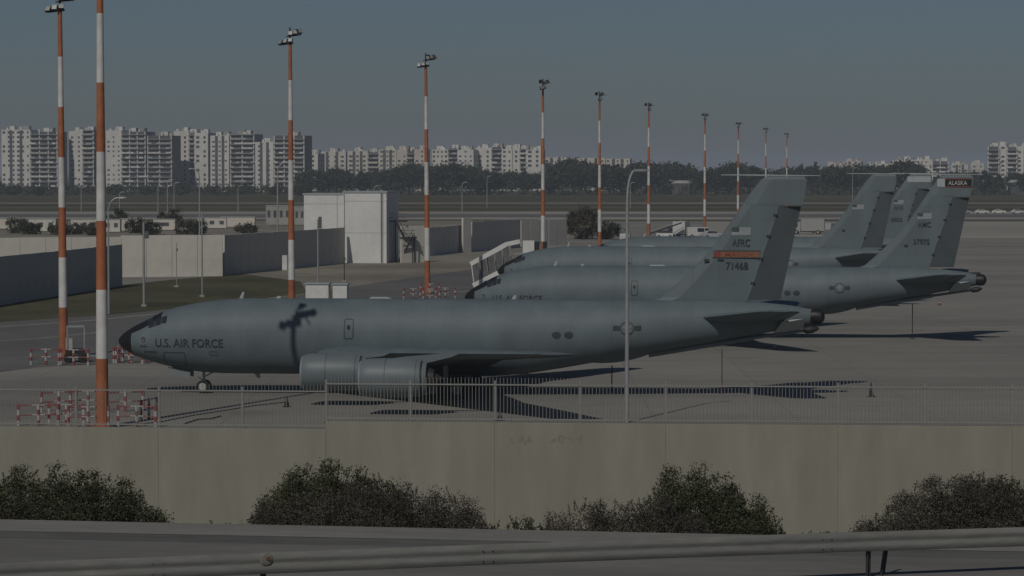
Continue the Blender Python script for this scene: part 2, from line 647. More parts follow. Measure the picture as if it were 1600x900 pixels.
def make_aircraft():
    root = empty('tanker_aircraft')
    # fuselage
    n = 40
    xs = list(np.unique(np.concatenate([np.linspace(0.95, 7.4, 18), np.linspace(7.4, 23.6, 12), np.linspace(23.6, 40.2, 22)])))
    mb = MB()
    mb.loft([[hull(x, 2 * math.pi * i / n) for i in range(n)] for x in xs])
    fu = mb.build('fuselage', M_ac, root)
    mb = MB()
    rx = [0.0, 0.02, 0.08, 0.16, 0.28, 0.44, 0.6, 0.78, 0.952]
    mb.loft([[hull(x, 2 * math.pi * i / n, 0.004) for i in range(n)] for x in rx])
    mb.build('radome', M_radome, root)
    # anti-glare panel and cockpit glazing
    mb = MB()
    nx, nt = 10, 10
    for j in range(nx + 1):
        x = 0.94 + (2.72 - 0.94) * j / nx
        lim = 0.98 - 0.28 * j / nx
        for i in range(nt + 1):
            mb.v.append(tuple(hull(x, -lim + 2 * lim * i / nt, 0.010)))
    for j in range(nx):
        for i in range(nt):
            a = j * (nt + 1) + i
            mb.face((a, a + 1, a + nt + 2, a + nt + 1), 0, True)
    mb.build('anti_glare_panel', M_radome, root)
    for mir in (False, True):
        for (x0, x1, t0, t1) in ((1.85, 2.22, .08, .62), (2.02, 2.40, .66, .98), (2.44, 2.78, .62, .98), (2.82, 3.12, .66, .96)):
            w = hull_patch(x0, x1, t0, t1, 0.022, mirror=mir).build('cockpit_window', M_glass, root, fix=False)
    # wings
    for s in (-1, 1):
        secs = [airfoil(10.9, 10.9, 2.38, .125, 0.0 * s, .045), airfoil(12.0, 9.9, 2.42, .125, 1.8 * s, .045),
                airfoil(14.3, 8.2, 2.62, .12, 4.8 * s, .04), airfoil(17.0, 6.4, 2.95, .115, 8.3 * s, .03),
                airfoil(21.5, 4.6, 3.32, .11, 14.2 * s, .02), airfoil(25.55, 2.75, 3.66, .10, 19.5 * s, .0), airfoil(26.2, 1.8, 3.70, .05, 19.95 * s, .0)]
        mb = MB()
        mb.loft(secs)
        wg = mb.build('wing', M_ac, root, sharp=50)
        # flap and aileron lines on the trailing edge
        for (ya, yb) in ((2.4, 7.2), (9.6, 13.2), (14.8, 18.4)):
            mb = MB()
            def te(y, k):
                le = np.interp(y, [1.8, 8.3, 14.2, 19.5], [12.0, 17.0, 21.5, 25.55])
                ch = np.interp(y, [1.8, 8.3, 14.2, 19.5], [9.9, 6.4, 4.6, 2.75])
                z = np.interp(y, [1.8, 8.3, 14.2, 19.5], [2.42, 2.95, 3.32, 3.66]) - np.interp(y, [1.8, 8.3, 14.2, 19.5], [.045, .03, .02, 0]) * ch * k
                return le + ch * k, z
            for y in (ya, yb):
                pass
            a, b = te(ya, .80), te(yb, .80)
            c, d = te(ya, 1.01), te(yb, 1.01)
            ta, tb = .05 * 9.9 * .5, .05 * 5 * .5
            secs2 = []
            for y in (ya, yb):
                (x1, z1), (x2, z2) = te(y, .80), te(y, 1.015)
                hh = (x2 - x1) * .16
                secs2.append([(x1, y * s, z1 + hh), (x2, y * s, z2 - .02 - hh * .3), (x1, y * s, z1 - hh - .03)])
            mb.loft(secs2, smooth=False)
            mb.build('flap', M_ac2, wg)
    # engines
    for s in (-1, 1):
        for (ey, ex, ez) in ((8.3, 12.25, 1.86), (14.2, 16.35, 2.0)):
            o = (ex, ey * s, ez)
            mb = MB()
            mb.lathe(o, (1, 0, 0), [(0.10, .93), (0.25, 1.0), (0.6, 1.045), (1.3, 1.065), (2.2, 1.055), (3.0, 1.01), (3.45, .92), (3.6, .87), (3.61, .81), (3.1, .79)], 32)
            en = mb.build('engine', M_ac2, root, sharp=60)
            mb = MB()
            mb.lathe(o, (1, 0, 0), [(0.30, .73), (0.12, .77), (0.03, .81), (0.0, .86), (0.03, .905), (0.13, .942)], 32)
            mb.build('inlet_lip', M_lip, en)
            mb = MB()
            mb.lathe(o, (1, 0, 0), [(0.30, .73), (0.8, .75), (1.1, .77), (1.1, .25), (0.85, .16), (0.65, .02)], 24)
            mb.build('fan', M_dark, en)
            mb = MB()
            mb.lathe(o, (1, 0, 0), [(2.9, .65), (3.5, .60), (3.95, .48), (4.0, .42), (3.7, .38), (4.1, .24), (4.45, .02)], 24)
            mb.build('exhaust_nozzle', M_exh, en)
            for k, (xa, wd) in enumerate(((1.42, .03), (3.28, .10), (3.04, .03))):
                mb = MB()
                rr = {1.42: 1.066, 3.28: .958, 3.04: 1.002}[xa]
                r2 = {1.42: 1.066, 3.28: .94, 3.04: .996}[xa]
                mb.lathe(o, (1, 0, 0), [(xa, rr + .006), (xa + wd, r2 + .006)], 32)
                mb.build('cowl_seam', M_line if k != 1 else M_dark, en)
            # pylon
            le = np.interp(ey, [1.8, 8.3, 14.2], [12.0, 17.0, 21.5])
            wz = np.interp(ey, [1.8, 8.3, 14.2], [2.42, 2.95, 3.32])
            mb = MB()
            prof = [(ex + 1.4, ez + 1.0), (ex + 2.4, ez + 1.14), (le - .7, wz + .0), (le + .15, wz + .0), (le - .25, wz - .17), (ex + 3.5, ez + .80), (ex + 2.8, ez + .85)]
            mb.loft([[(a, ey * s - .16, b) for a, b in prof], [(a, ey * s + .16, b) for a, b in prof]], smooth=False)
            mb.build('pylon', M_ac2, en)
    # fin with dorsal fillet
    zs = [5.35, 5.75, 6.6, 7.6, 8.45, 9.6, 12.0, 12.55, 12.72]
    les = [30.4, 31.6, 32.55, 33.6, 34.42, 35.22, 36.85, 37.3, 37.6]
    hinge = [36.5, 36.45, 36.75, 37.1, 37.4, 37.8, 39.83, 39.86, 39.7]
    mb = MB()
    secs = []
    for z, le in zip(zs, les):
        te = float(np.interp(z, [5.35, 11.05], [36.42, 38.28])) if z < 11.06 else 39.84
        hw = np.interp(z, [5.3, 12.6], [.30, .12])
        if z > 12.6:
            hw, te = .05, 39.7
        c = te - le
        secs.append([(le, 0, z), (le + .04 * c, -hw * .45, z), (le + .22 * c, -hw, z), (te, -hw * .72, z), (te, hw * .72, z), (le + .22 * c, hw, z), (le + .04 * c, hw * .45, z)])
    # lower fin up to the rudder top, then the full-chord tip
    zi = 11.08
    def fsc(z, te):
        le = float(np.interp(z, zs, les))
        hw = float(np.interp(z, [5.3, 12.6], [.30, .12]))
        c = te - le
        return [(le, 0, z), (le + .04 * c, -hw * .45, z), (le + .22 * c, -hw, z), (te, -hw * .72, z), (te, hw * .72, z), (le + .22 * c, hw, z), (le + .04 * c, hw * .45, z)]
    low = [s_ for s_, z in zip(secs, zs) if z < zi]
    hi = [s_ for s_, z in zip(secs, zs) if z > zi]
    mb.loft(low + [fsc(zi, 38.29)], smooth=False)
    fin = mb.build('vertical_fin', M_ac, root)
    mb = MB()
    mb.loft([fsc(zi + .003, 39.62)] + hi, smooth=False)
    mb.build('fin_tip', M_ac, fin)
    # rudder turned away from the camera
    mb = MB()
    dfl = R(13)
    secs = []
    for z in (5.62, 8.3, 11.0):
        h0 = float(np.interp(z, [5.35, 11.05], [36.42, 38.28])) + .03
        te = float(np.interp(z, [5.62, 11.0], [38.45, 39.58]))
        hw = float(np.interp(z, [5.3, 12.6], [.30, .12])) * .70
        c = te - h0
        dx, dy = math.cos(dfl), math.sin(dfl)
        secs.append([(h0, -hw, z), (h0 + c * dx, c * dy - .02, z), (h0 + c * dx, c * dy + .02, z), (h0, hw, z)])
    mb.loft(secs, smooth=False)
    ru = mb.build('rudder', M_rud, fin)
    for z in (6.6, 8.0, 9.3, 10.5):
        h0 = float(np.interp(z, [5.35, 11.05], [36.42, 38.28]))
        hw = float(np.interp(z, [5.3, 12.6], [.30, .12]))
        mb = MB()
        mb.box((h0, -hw * .8, z), (.22, .12, .10))
        mb.build('hinge', M_dark, ru)
    mb = MB()
    mb.tube((35.0, 0, 12.80), (37.6, 0, 12.78), .025, .042, 8)
    mb.tube((37.6, 0, 12.78), (40.6, 0, 12.76), .042, .022, 8)
    mb.build('probe_antenna', M_pale_g, fin)
    # stabilisers
    for s in (-1, 1):
        mb = MB()
        mb.loft([airfoil(33.6, 5.0, 4.58, .11, .55 * s, .02), airfoil(33.95, 4.7, 4.62, .11, 1.0 * s, .02), airfoil(37.35, 2.1, 5.24, .09, 6.0 * s, 0), airfoil(37.8, 1.4, 5.27, .05, 6.25 * s, 0)])
        st = mb.build('horizontal_stabilizer', M_ac, root, sharp=50)
        mb = MB()
        secs2 = []
        for y, le, ch, z in ((1.1, 34.0, 4.65, 4.63), (5.9, 37.3, 2.15, 5.22)):
            x1, x2 = le + ch * .72, le + ch * 1.03
            h = (x2 - x1) * .16
            secs2.append([(x1, y * s, z + h), (x2, y * s, z - .03), (x1, y * s, z - h)])
        mb.loft(secs2, smooth=False)
        mb.build('elevator', M_ac2, st)
    # refuelling boom, pod and ruddevators
    mb = MB()
    secs = []
    for k in range(13):
        t = k / 12
        x = 26.6 + 4.9 * t
        rr = math.sin(math.pi * min(1, max(0, t * .96 + .02))) ** .6
        zc_ = 2.28 + .12 * (x - 26.6)
        secs.append([(x, .62 * rr * math.sin(a), zc_ + .62 * rr * math.cos(a)) for a in np.linspace(0, 2 * math.pi, 16, endpoint=False)])
    mb.loft(secs)
    mb.build('boom_operator_pod', M_ac, root)
    bo = empty('refuelling_boom', parent=root)
    mb = MB()
    mb.tube((30.9, 0, 2.42), (36.8, 0, 3.42), .17, .15, 12)
    mb.tube((36.8, 0, 3.42), (39.7, 0, 3.86), .11, .10, 10)
    mb.build('boom_tube', M_ac2, bo)
    for s in (-1, 1):
        mb = MB()
        a = Vector((38.0, .10 * s, 3.70))
        tip = Vector((38.5, 1.15 * s, 4.42))
        mb.loft([[a, a + Vector((.7, .05, .17)), a + Vector((1.7, 0, .26)), a + Vector((.7, -.05, .08))],
                 [tip, tip + Vector((.5, .04, .12)), tip + Vector((1.25, 0, .18)), tip + Vector((.5, -.04, .03))]], smooth=False)
        mb.build('ruddevator', M_pale_g, bo)
    mb = MB()
    mb.lathe((39.7, 0, 3.86), (1, 0, .15), [(0, .10), (.15, .20), (.5, .22), (.75, .13), (.9, .05)], 12)
    mb.build('boom_nozzle', M_dark, bo)
    mb = MB()
    mb.bar((38.6, 0, 4.0), (38.6, 0, 4.4), .10, .10)
    mb.build('boom_latch', M_dark, bo)
    mb = MB()
    mb.bar((36.0, 0, 3.35), (36.0, 0, 3.55), .12, .12)
    mb.build('boom_latch', M_dark, bo)
    # tail end
    mb = MB()
    mb.lathe((40.1, 0, 4.68), (1, 0, -.05), [(0, .40), (.25, .46), (.60, .42), (.78, .22), (.82, .02)], 16)
    mb.build('tail_end_cap', M_radome, root)
    mb = MB()
    mb.box((40.0, 0, 5.17), (.9, .16, .14))
    mb.build('tail_light', M_dark, root)
    # nose gear
    ng = empty('nose_gear', parent=root)
    mb = MB()
    mb.tube((5.05, 0, 1.35), (5.05, 0, .38), .09, .07, 10)
    mb.tube((5.05, 0, .95), (5.75, 0, 1.3), .045, .045, 8)
    mb.tube((5.05, -.36, .38), (5.05, .36, .38), .05, .05, 8)
    mb.tube((5.05, 0, .7), (4.72, 0, .95), .03, .03, 6)
    mb.build('strut', M_pale_g, ng)
    for s in (-1, 1):
        mb = MB()
        mb.lathe((5.05, .30 * s - .12, .39), (0, 1, 0), [(0, .2), (0, .33), (.05, .385), (.19, .385), (.24, .33), (.24, .2)], 20)
        wh = mb.build('wheel', M_tyre, ng)
        mb = MB()
        mb.lathe((5.05, .30 * s - .125, .39), (0, 1, 0), [(-.005, .02), (-.005, .21), (.02, .24), (.23, .24), (.255, .21), (.255, .02)], 20)
        mb.build('hub', M_bwh, wh)
    for s in (-1, 1):
        mb = MB()
        mb.loft([[(3.05, s * .50, 1.55), (4.35, s * .50, 1.30), (4.35, s * .56, .92), (3.15, s * .56, 1.15)],
                 [(3.05, s * .46, 1.55), (4.35, s * .46, 1.30), (4.35, s * .52, .92), (3.15, s * .52, 1.15)]], smooth=False)
        mb.build('gear_door', M_ac2, ng)
    # main gear
    for s in (-1, 1):
        mg = empty('main_gear', parent=root)
        mb = MB()
        mb.tube((19.6, 3.35 * s, 2.3), (19.6, 3.35 * s, .62), .14, .12, 12)
        mb.tube((19.6, 3.35 * s, .8), (19.6, 2.0 * s, 1.9), .06, .06, 8)
        mb.tube((18.85, 3.35 * s, .60), (20.35, 3.35 * s, .60), .10, .10, 8)
        for x in (18.9, 20.3):
            mb.tube((x, 3.35 * s - .55, .60), (x, 3.35 * s + .55, .60), .07, .07, 8)
        mb.build('strut', M_pale_g, mg)
        for x in (18.9, 20.3):
            for q in (-1, 1):
                mb = MB()
                mb.lathe((x, 3.35 * s + .43 * q - .19, .60), (0, 1, 0), [(0, .25), (0, .50), (.07, .60), (.31, .60), (.38, .50), (.38, .25)], 20)
                wh = mb.build('wheel', M_tyre, mg)
                mb = MB()
                mb.lathe((x, 3.35 * s + .43 * q - .195, .60), (0, 1, 0), [(0, .02), (0, .28), (.03, .3), (.36, .3), (.39, .28), (.39, .02)], 16)
                mb.build('hub', M_pale_g, wh)
        mb = MB()
        mb.box((19.6, 1.9 * s, .95), (2.6, .05, .75))
        mb.build('gear_door', M_ac2, mg)
    # blade antennas
    for (x, h, l, dx) in ((7.15, .42, .22, .18), (14.7, .12, 1.5, .2), (9.3, .16, .3, .1), (23.0, .25, .25, .15)):
        mb = MB()
        z = fsec(x)[1] - .03
        mb.loft([[(x, -.03, z), (x + l, -.03, z), (x + l, .03, z), (x, .03, z)],
                 [(x + dx, -.015, z + h), (x + dx + l * .6, -.015, z + h), (x + dx + l * .6, .015, z + h), (x + dx, .015, z + h)]], smooth=False)
        mb.build('antenna', M_pale_g, root)
    mb = MB()
    mb.loft([[(8.0, -.02, 1.2), (8.35, -.02, 1.2), (8.35, .02, 1.2), (8.0, .02, 1.2)], [(8.2, -.01, .9), (8.4, -.01, .9), (8.4, .01, .9), (8.2, .01, .9)]], smooth=False)
    mb.build('antenna', M_pale_g, root)
    # outlines: escape hatch, nose access door, crew door, small windows
    def frame(x0, x1, z0, z1, w=.05, name='door_outline', r=0.12, m=M_line):
        pts = []
        for cx, cz, a0 in ((x1 - r, z1 - r, 0), (x0 + r, z1 - r, 90), (x0 + r, z0 + r, 180), (x1 - r, z0 + r, 270)):
            for k in range(4):
                a = R(a0 + 30 * k)
                pts.append((cx + r * math.cos(a), cz + r * math.sin(a), math.cos(a), math.sin(a)))
        # densify straight runs
        full = []
        for i in range(len(pts)):
            p, q = pts[i], pts[(i + 1) % len(pts)]
            L = math.hypot(q[0] - p[0], q[1] - p[1])
            k = max(1, int(L / .15))
            for j in range(k):
                t = j / k
                full.append(tuple(p[c] + (q[c] - p[c]) * t for c in range(4)))
        mb = MB()
        n = len(full)
        for x, z, nx_, nz_ in full:
            mb.v.append(tuple(hull_at_z(x, z, .012)))
            mb.v.append(tuple(hull_at_z(x - nx_ * w, z - nz_ * w, .012)))
        for i in range(n):
            j = (i + 1) % n
            mb.face((2 * i, 2 * i + 1, 2 * j + 1, 2 * j))
        return mb.build(name, m, root, fix=False)
    frame(13.55, 14.12, 3.32, 4.50, .06, 'escape_hatch', m=M_ink)
    frame(2.95, 4.28, 1.58, 2.48, .045, 'access_door')
    frame(5.7, 6.25, 2.32, 2.55, .03, 'access_panel', r=.06)
    frame(1.75, 2.6, 2.42, 2.52, .025, 'access_panel', r=.04)
    mb = MB()
    for (x, z) in ((13.83, 4.0),):
        c = hull_at_z(x, z, .016)
        mb.v += [tuple(hull_at_z(x + .1 * math.cos(a), z + .14 * math.sin(a), .018)) for a in np.linspace(0, 2 * math.pi, 12, endpoint=False)]
        mb.face(range(12))
    mb.build('hatch_window', M_glass, root, fix=False)
    for x in (25.75, 26.45):
        mb = MB()
        mb.v += [tuple(hull_at_z(x + .26 * math.cos(a), 3.62 + .20 * math.sin(a), .016)) for a in np.linspace(0, 2 * math.pi, 16, endpoint=False)]
        mb.face(range(16))
        mb.build('side_vent', M_ink, root, fix=False)
    return root


def decal(parent, name, vs, fs, m, fn):
    me = bpy.data.meshes.new(name)
    me.from_pydata([tuple(fn(x, z)) for x, z in vs], [], [f for f in fs])
    me.materials.append(m)
    o = link(name, me, parent)
    bm = bmesh.new()
    bm.from_mesh(me)
    for f in bm.faces:
        f.normal_update()
        if f.normal.y > 0:
            f.normal_flip()
    bm.to_mesh(me)
    bm.free()
    return o


def fin_pt(x, z, off=.012):
    hw = float(np.interp(z, [5.3, 12.6], [.30, .12]))
    return Vector((x, -hw - off, z))


def fin_child(root):
    return [c for c in root.children if c.name.startswith('vertical_fin')][0]


def rect(x0, x1, z0, z1, nx=1):
    vs, fs = [], []
    for i in range(nx + 1):
        x = x0 + (x1 - x0) * i / nx
        vs += [(x, z0), (x, z1)]
    for i in range(nx):
        fs.append((2 * i, 2 * i + 2, 2 * i + 3, 2 * i + 1))
    return vs, fs


def mark_aircraft(root, unit, serial, band=None, tip=None, ink=1.0):
    fin = fin_child(root)
    # fuselage lettering
    vs, fs = text_mesh('U.S. AIR FORCE', .50, 4.02)
    decal(root, 'lettering', [(2.52 + a, 2.78 + b) for a, b in vs], fs, M_ink, lambda x, z: hull_at_z(x, z, .028))
    # unit badge by the nose: ring, shield and scroll
    ring_v, ring_f = [], []
    n = 24
    for i in range(n):
        a = 2 * math.pi * i / n
        for r in (.27, .215):
            ring_v.append((1.75 + r * math.cos(a), 3.18 + r * math.sin(a)))
    for i in range(n):
        j = (i + 1) % n
        ring_f.append((2 * i, 2 * i + 1, 2 * j + 1, 2 * j))
    bd = decal(root, 'unit_badge', ring_v, ring_f, M_badge, lambda x, z: hull_at_z(x, z, .02))
    sh = [(1.58, 3.32), (1.92, 3.32), (1.90, 3.14), (1.75, 2.98), (1.60, 3.14)]
    decal(bd, 'shield', sh, [(0, 1, 2, 3, 4)], M_line, lambda x, z: hull_at_z(x, z, .024))
    decal(bd, 'chevron', [(1.64, 3.28), (1.75, 3.10), (1.86, 3.28), (1.86, 3.20), (1.75, 3.02), (1.64, 3.20)], [(0, 1, 4, 5), (1, 2, 3, 4)], M_badge, lambda x, z: hull_at_z(x, z, .03))
    decal(bd, 'scroll', *rect(1.52, 1.98, 2.76, 2.84, 3), M_line, lambda x, z: hull_at_z(x, z, .02))
    # national star and bars, low visibility
    cx, cz, r = 29.75, 4.02, .40
    circ = [(cx + r * math.cos(a), cz + r * math.sin(a)) for a in np.linspace(0, 2 * math.pi, 24, endpoint=False)]
    inner = [(cx + r * .86 * math.cos(a), cz + r * .86 * math.sin(a)) for a in np.linspace(0, 2 * math.pi, 24, endpoint=False)]
    ns = decal(root, 'national_insignia', circ + inner, [(i, (i + 1) % 24, 24 + (i + 1) % 24, 24 + i) for i in range(24)], M_ink, lambda x, z: hull_at_z(x, z, .022))
    for s in (-1, 1):
        x0, x1 = (cx - .80, cx - .42) if s < 0 else (cx + .42, cx + .80)
        decal(ns, 'bar', *rect(x0, x1, cz - .13, cz + .15, 2), M_ink, lambda x, z: hull_at_z(x, z, .022))
    star = [(cx, cz)]
    for i in range(10):
        a = math.pi / 2 + i * math.pi / 5
        q = r * .84 if i % 2 == 0 else r * .33
        star.append((cx + q * math.cos(a), cz + q * math.sin(a)))
    seg = [(0, 1 + i, 1 + (i + 1) % 10) for i in range(10)]
    decal(ns, 'star', star, seg, M_badge, lambda x, z: hull_at_z(x, z, .026))
    # flag on the fin: canton and stripes
    x0, z1 = 35.62, 9.80
    fl = decal(fin, 'flag_canton', *rect(x0, x0 + .42, z1 - .26, z1), M_line, lambda x, z: fin_pt(x, z))
    fl.name = 'flag'
    for k in range(7):
        xa = x0 + (.44 if k > 3 else 0.0)
        zz = z1 - .46 + k * .066
        decal(fl, 'flag_stripe', *rect(xa, x0 + 1.08, zz, zz + .048), M_pale_g, lambda x, z: fin_pt(x, z))
    if unit:
        vs, fs = text_mesh(unit, .42, 1.0)
        decal(fin, 'unit_code', [(35.66 + a, 8.70 + b) for a, b in vs], fs, M_ink, lambda x, z: fin_pt(x, z, .02))
    if serial:
        vs, fs = text_mesh(serial, .42, 1.25)
        decal(fin, 'serial_number', [(35.30 + a, 7.38 + b) for a, b in vs], fs, M_ink, lambda x, z: fin_pt(x, z, .02))
    if band:
        bn = decal(fin, 'band', *rect(34.75, 37.18, 8.06, 8.40), band[1], lambda x, z: fin_pt(x, z, .012))
        decal(bn, 'band_tail', *rect(36.9, 37.22, 8.07, 8.39), M_gold, lambda x, z: fin_pt(x, z, .016))
        decal(bn, 'band_tip', *rect(34.6, 35.0, 8.07, 8.39), M_redband, lambda x, z: fin_pt(x, z, .016))
        for zz in (8.02, 8.41):
            decal(bn, 'band_border', *rect(34.55, 37.25, zz, zz + .055), M_ink, lambda x, z: fin_pt(x, z, .016))
        vs, fs = text_mesh(band[0], .27, 1.55)
        decal(bn, 'band_lettering', [(35.25 + a, 8.10 + b) for a, b in vs], fs, M_redband, lambda x, z: fin_pt(x, z, .022))
        mb = MB()
        mb.box((35.0, -.29, 7.93), (.34, .02, .09))
        mb.build('wing_mark', M_ink, bn)
    if tip:
        bn = decal(fin, 'tip_band', *rect(37.72, 39.72, 11.86, 12.40), tip[1], lambda x, z: fin_pt(x, z, .014))
        decal(bn, 'tip_block', *rect(37.10, 37.70, 11.82, 12.44), tip[2], lambda x, z: fin_pt(x, z, .014))
        for zz in (11.80, 12.40):
            decal(bn, 'tip_border', *rect(37.72, 39.74, zz, zz + .07), M_redband if tip[0] else M_pale_g, lambda x, z: fin_pt(x, z, .018))
        if tip[0]:
            vs, fs = text_mesh(tip[0], .34, 1.45)
            decal(bn, 'tip_lettering', [(37.95 + a, 11.96 + b) for a, b in vs], fs, M_bwh, lambda x, z: fin_pt(x, z, .02))
    mb = MB()
    mb.box((34.75 if not band else 34.2, -.30, 7.3 if not band else 7.9), (.28, .03, .14))
    mb.build('vent', M_ink, fin)


ac0 = make_aircraft()
acs = [ac0] + [copy_tree(ac0) for _ in range(3)]
# nose pixel, nose distance, heading
SPOTS = [(185, 167.4, 5.6), (726, 226.0, 10.0), (777, 285.0, 14.0), (908, 327.0, 9.5)]
for a, (px, D, yaw) in zip(acs, SPOTS):
    p = PD(px, D, 3.04)
    a.location = (p.x, p.y, 0)
    a.rotation_euler = (0, 0, R(-yaw))
    a.scale = (1.011 if a is acs[0] else 1.0, 1, 1)
mark_aircraft(acs[0], 'AFRC', '71468', band=('MARCH', M_gold))
mark_aircraft(acs[1], 'AMC', '37975', tip=('ALASKA', M_radome, M_pale_g))
mark_aircraft(acs[2], '', '')
mark_aircraft(acs[3], 'ANG', '58023', tip=('', M_pale_g, M_pale_g))
g_ = 'grey tanker jets parked in a row on the apron'
tag(acs[0], 'nearest grey tanker jet with a red and gold band on its fin', 'aircraft', g_)
tag(acs[1], 'grey tanker jet second from the camera, its tail farthest right', 'aircraft', g_)
tag(acs[2], 'third grey tanker jet, its nose just right of the boarding stairs', 'aircraft', g_)
tag(acs[3], 'farthest grey tanker jet, mostly hidden, with a pale band on its fin tip', 'aircraft', g_)
bpy.context.view_layer.update()
for a in acs:
    print('AC', a.name, [tuple(round(q) for q in proj(a.matrix_world @ Vector(v))) for v in ((0, 0, 3.04), (12, 0, 5.6), (39.84, 0, 12.6), (41, 0, 4.6), (5.05, -.4, 0), (28, -19.9, 3.7))])

# ------------------------------------------------------------------ boundary wall with fence
WALL_L = PD(510, 90.6).x


def wall_y(x):
    # the wall comes a touch closer to the right
    return 90.75 - 0.083 * x * 1.02 + 0.083 * WALL_L


ang_w = math.atan(-0.0847)
PANEL = 5.42
Z_HI, Z_LO, Z_FOOT = 5.03, 4.78, 1.0


def wall_frame(x_along):
    """point on the wall axis at signed distance from the step"""
    return Vector((WALL_L + x_along * math.cos(ang_w), 90.75 + x_along * math.sin(ang_w), 0))


def build_wall(name, label, n0, n1, ztop):
    root = thing(name, label, 'wall', wall_frame(n0 * PANEL) + Vector((0, 0, Z_FOOT)), ang_w)
    h = ztop - Z_FOOT
    for k in range(n0, n1):
        mb = MB()
        x0, x1 = (k - n0) * PANEL + .0015, (k - n0 + 1) * PANEL - .0015
        b = .006
        prof = [(-.15, 0), (-.15, h - b), (-.15 + b, h), (.15 - b, h), (.15, h - b), (.15, 0)]
        # bevelled ends keep the joint readable
        secs = [[(x0, y * .96, z * .9995) for y, z in prof], [(x0 + b, y, z) for y, z in prof], [(x1 - b, y, z) for y, z in prof], [(x1, y * .96, z * .9995) for y, z in prof]]
        mb.loft(secs, smooth=False)
        mb.build('wall_panel', M_wall, root)
    return root


wall_hi = build_wall('boundary_wall', 'long tan concrete boundary wall, the taller stretch running off to the right', 0, 7, Z_HI)
wall_lo = build_wall('boundary_wall', 'tan concrete boundary wall at the left with a slightly lower top', -4, 0, Z_LO)
# faded painted-over scribbles on the taller stretch
M_scrib = mat('overpaint_grey', (0.225, 0.207, 0.172), 0.9, 0.10, 6.0, spec=0.2)
def scrawl(xc, zc, w, h):
    """one faded letter-like squiggle of flat strokes"""
    mb = MB()
    pts = [(xc + random.uniform(-.5, .5) * w, zc + random.uniform(-.5, .5) * h) for _ in range(5)]
    for (x0, z0), (x1, z1) in zip(pts[:-1], pts[1:]):
        d = Vector((x1 - x0, 0, z1 - z0))
        if d.length < .02:
            continue
        n_ = Vector((-d.z, 0, d.x)).normalized() * .028
        k = len(mb.v)
        yy = -.1535 - .0008 * (k // 4)
        for q in ((x0 - n_.x, z0 - n_.z), (x1 - n_.x, z1 - n_.z), (x1 + n_.x, z1 + n_.z), (x0 + n_.x, z0 + n_.z)):
            mb.v.append((q[0], yy, q[1]))
        mb.face((k, k + 1, k + 2, k + 3))
    o = mb.build('faded_scrawl', M_scrib, wall_hi, fix=False)


for xa in (6.05, 6.3, 6.5, 7.3, 7.55, 7.8, 8.1):
    scrawl(xa, 3.52 + random.uniform(-.03, .03), .25, .30)

M_fence = mat('fence_paint', (0.235, 0.235, 0.225), 0.6, 0.08, 3.0)
FP = PANEL / 2
FH = 1.42


def build_fence(name, label, a0, a1, zbase, picket_r, npk):
    root = thing(name, label, 'fence', wall_frame(a0 * FP) + Vector((0, 0, zbase)), ang_w)
    L = (a1 - a0) * FP
    mb = MB()
    mb.box((0, 0, .72), (.055, .06, 1.20))
    mb.box((0, 0, .01), (.16, .16, .02))
    post_me = mb.mesh('post', M_fence)
    for k in range(a1 - a0 + 1):
        if k == a1 - a0 and a1 <= 0:
            continue
        link('post', post_me, root, (k * FP, 0, 0.01))
    for z in (.10, 1.20):
        mb = MB()
        mb.box((L / 2, -.038, z), (L, .02, .045))
        mb.build('rail', M_fence, root)
    mb = MB()
    mb.tube((0, 0, .02), (0, 0, FH), picket_r, picket_r * .9, 5)
    me = mb.mesh('picket', M_fence)
    for k in range(a1 - a0):
        for i in range(npk):
            link('picket', me, root, (k * FP + FP * (i + .5 + random.uniform(-.06, .06)) / npk, 0.0, 0))
    return root


build_fence('picket_fence', 'grey steel picket fence along the top of the taller boundary wall', 0, 12, Z_HI, .0125, 24)
build_fence('picket_fence', 'thin grey picket fence on the lower wall at the left', -7, 0, Z_LO, .010, 24)

# ------------------------------------------------------------------ guard rail in the foreground
gr = thing('guard_rail', 'weathered corrugated steel guard rail sweeping across the foreground', 'guard rail', RAIL[0] - Vector((0, 0, .76)))
g0 = RAIL[0] - Vector((0, 0, .76))
prof = [(0.0, 0.0), (.016, -.004), (.026, -.020), (.044, -.062), (.046, -.085), (.043, -.108), (.030, -.138), (.027, -.156), (.030, -.174), (.043, -.204), (.046, -.227), (.044, -.250), (.026, -.292), (.016, -.308), (0.0, -.312)]
secs = []
for i, p in enumerate(RAIL):
    t = RAIL[min(i + 1, len(RAIL) - 1)] - RAIL[max(i - 1, 0)]
    n = Vector((t.y, -t.x, 0)).normalized()          # towards the road / camera
    wob = .006 * math.sin(i * .9) + .004 * math.sin(i * 2.3)
    front = [tuple(p - g0 + n * (a + wob) + Vector((0, 0, z))) for a, z in prof]
    back = [tuple(p - g0 + n * (a + wob - .012) + Vector((0, 0, z))) for a, z in prof[::-1]]
    secs.append(front + back)
mb = MB()
mb.loft(secs)
beam = mb.build('beam', M_rail, gr, sharp=40)
def rail_t(px):
    return min(np.linspace(-.2, 1.25, 1500), key=lambda t: abs(proj(rail_p(t))[0] - px))


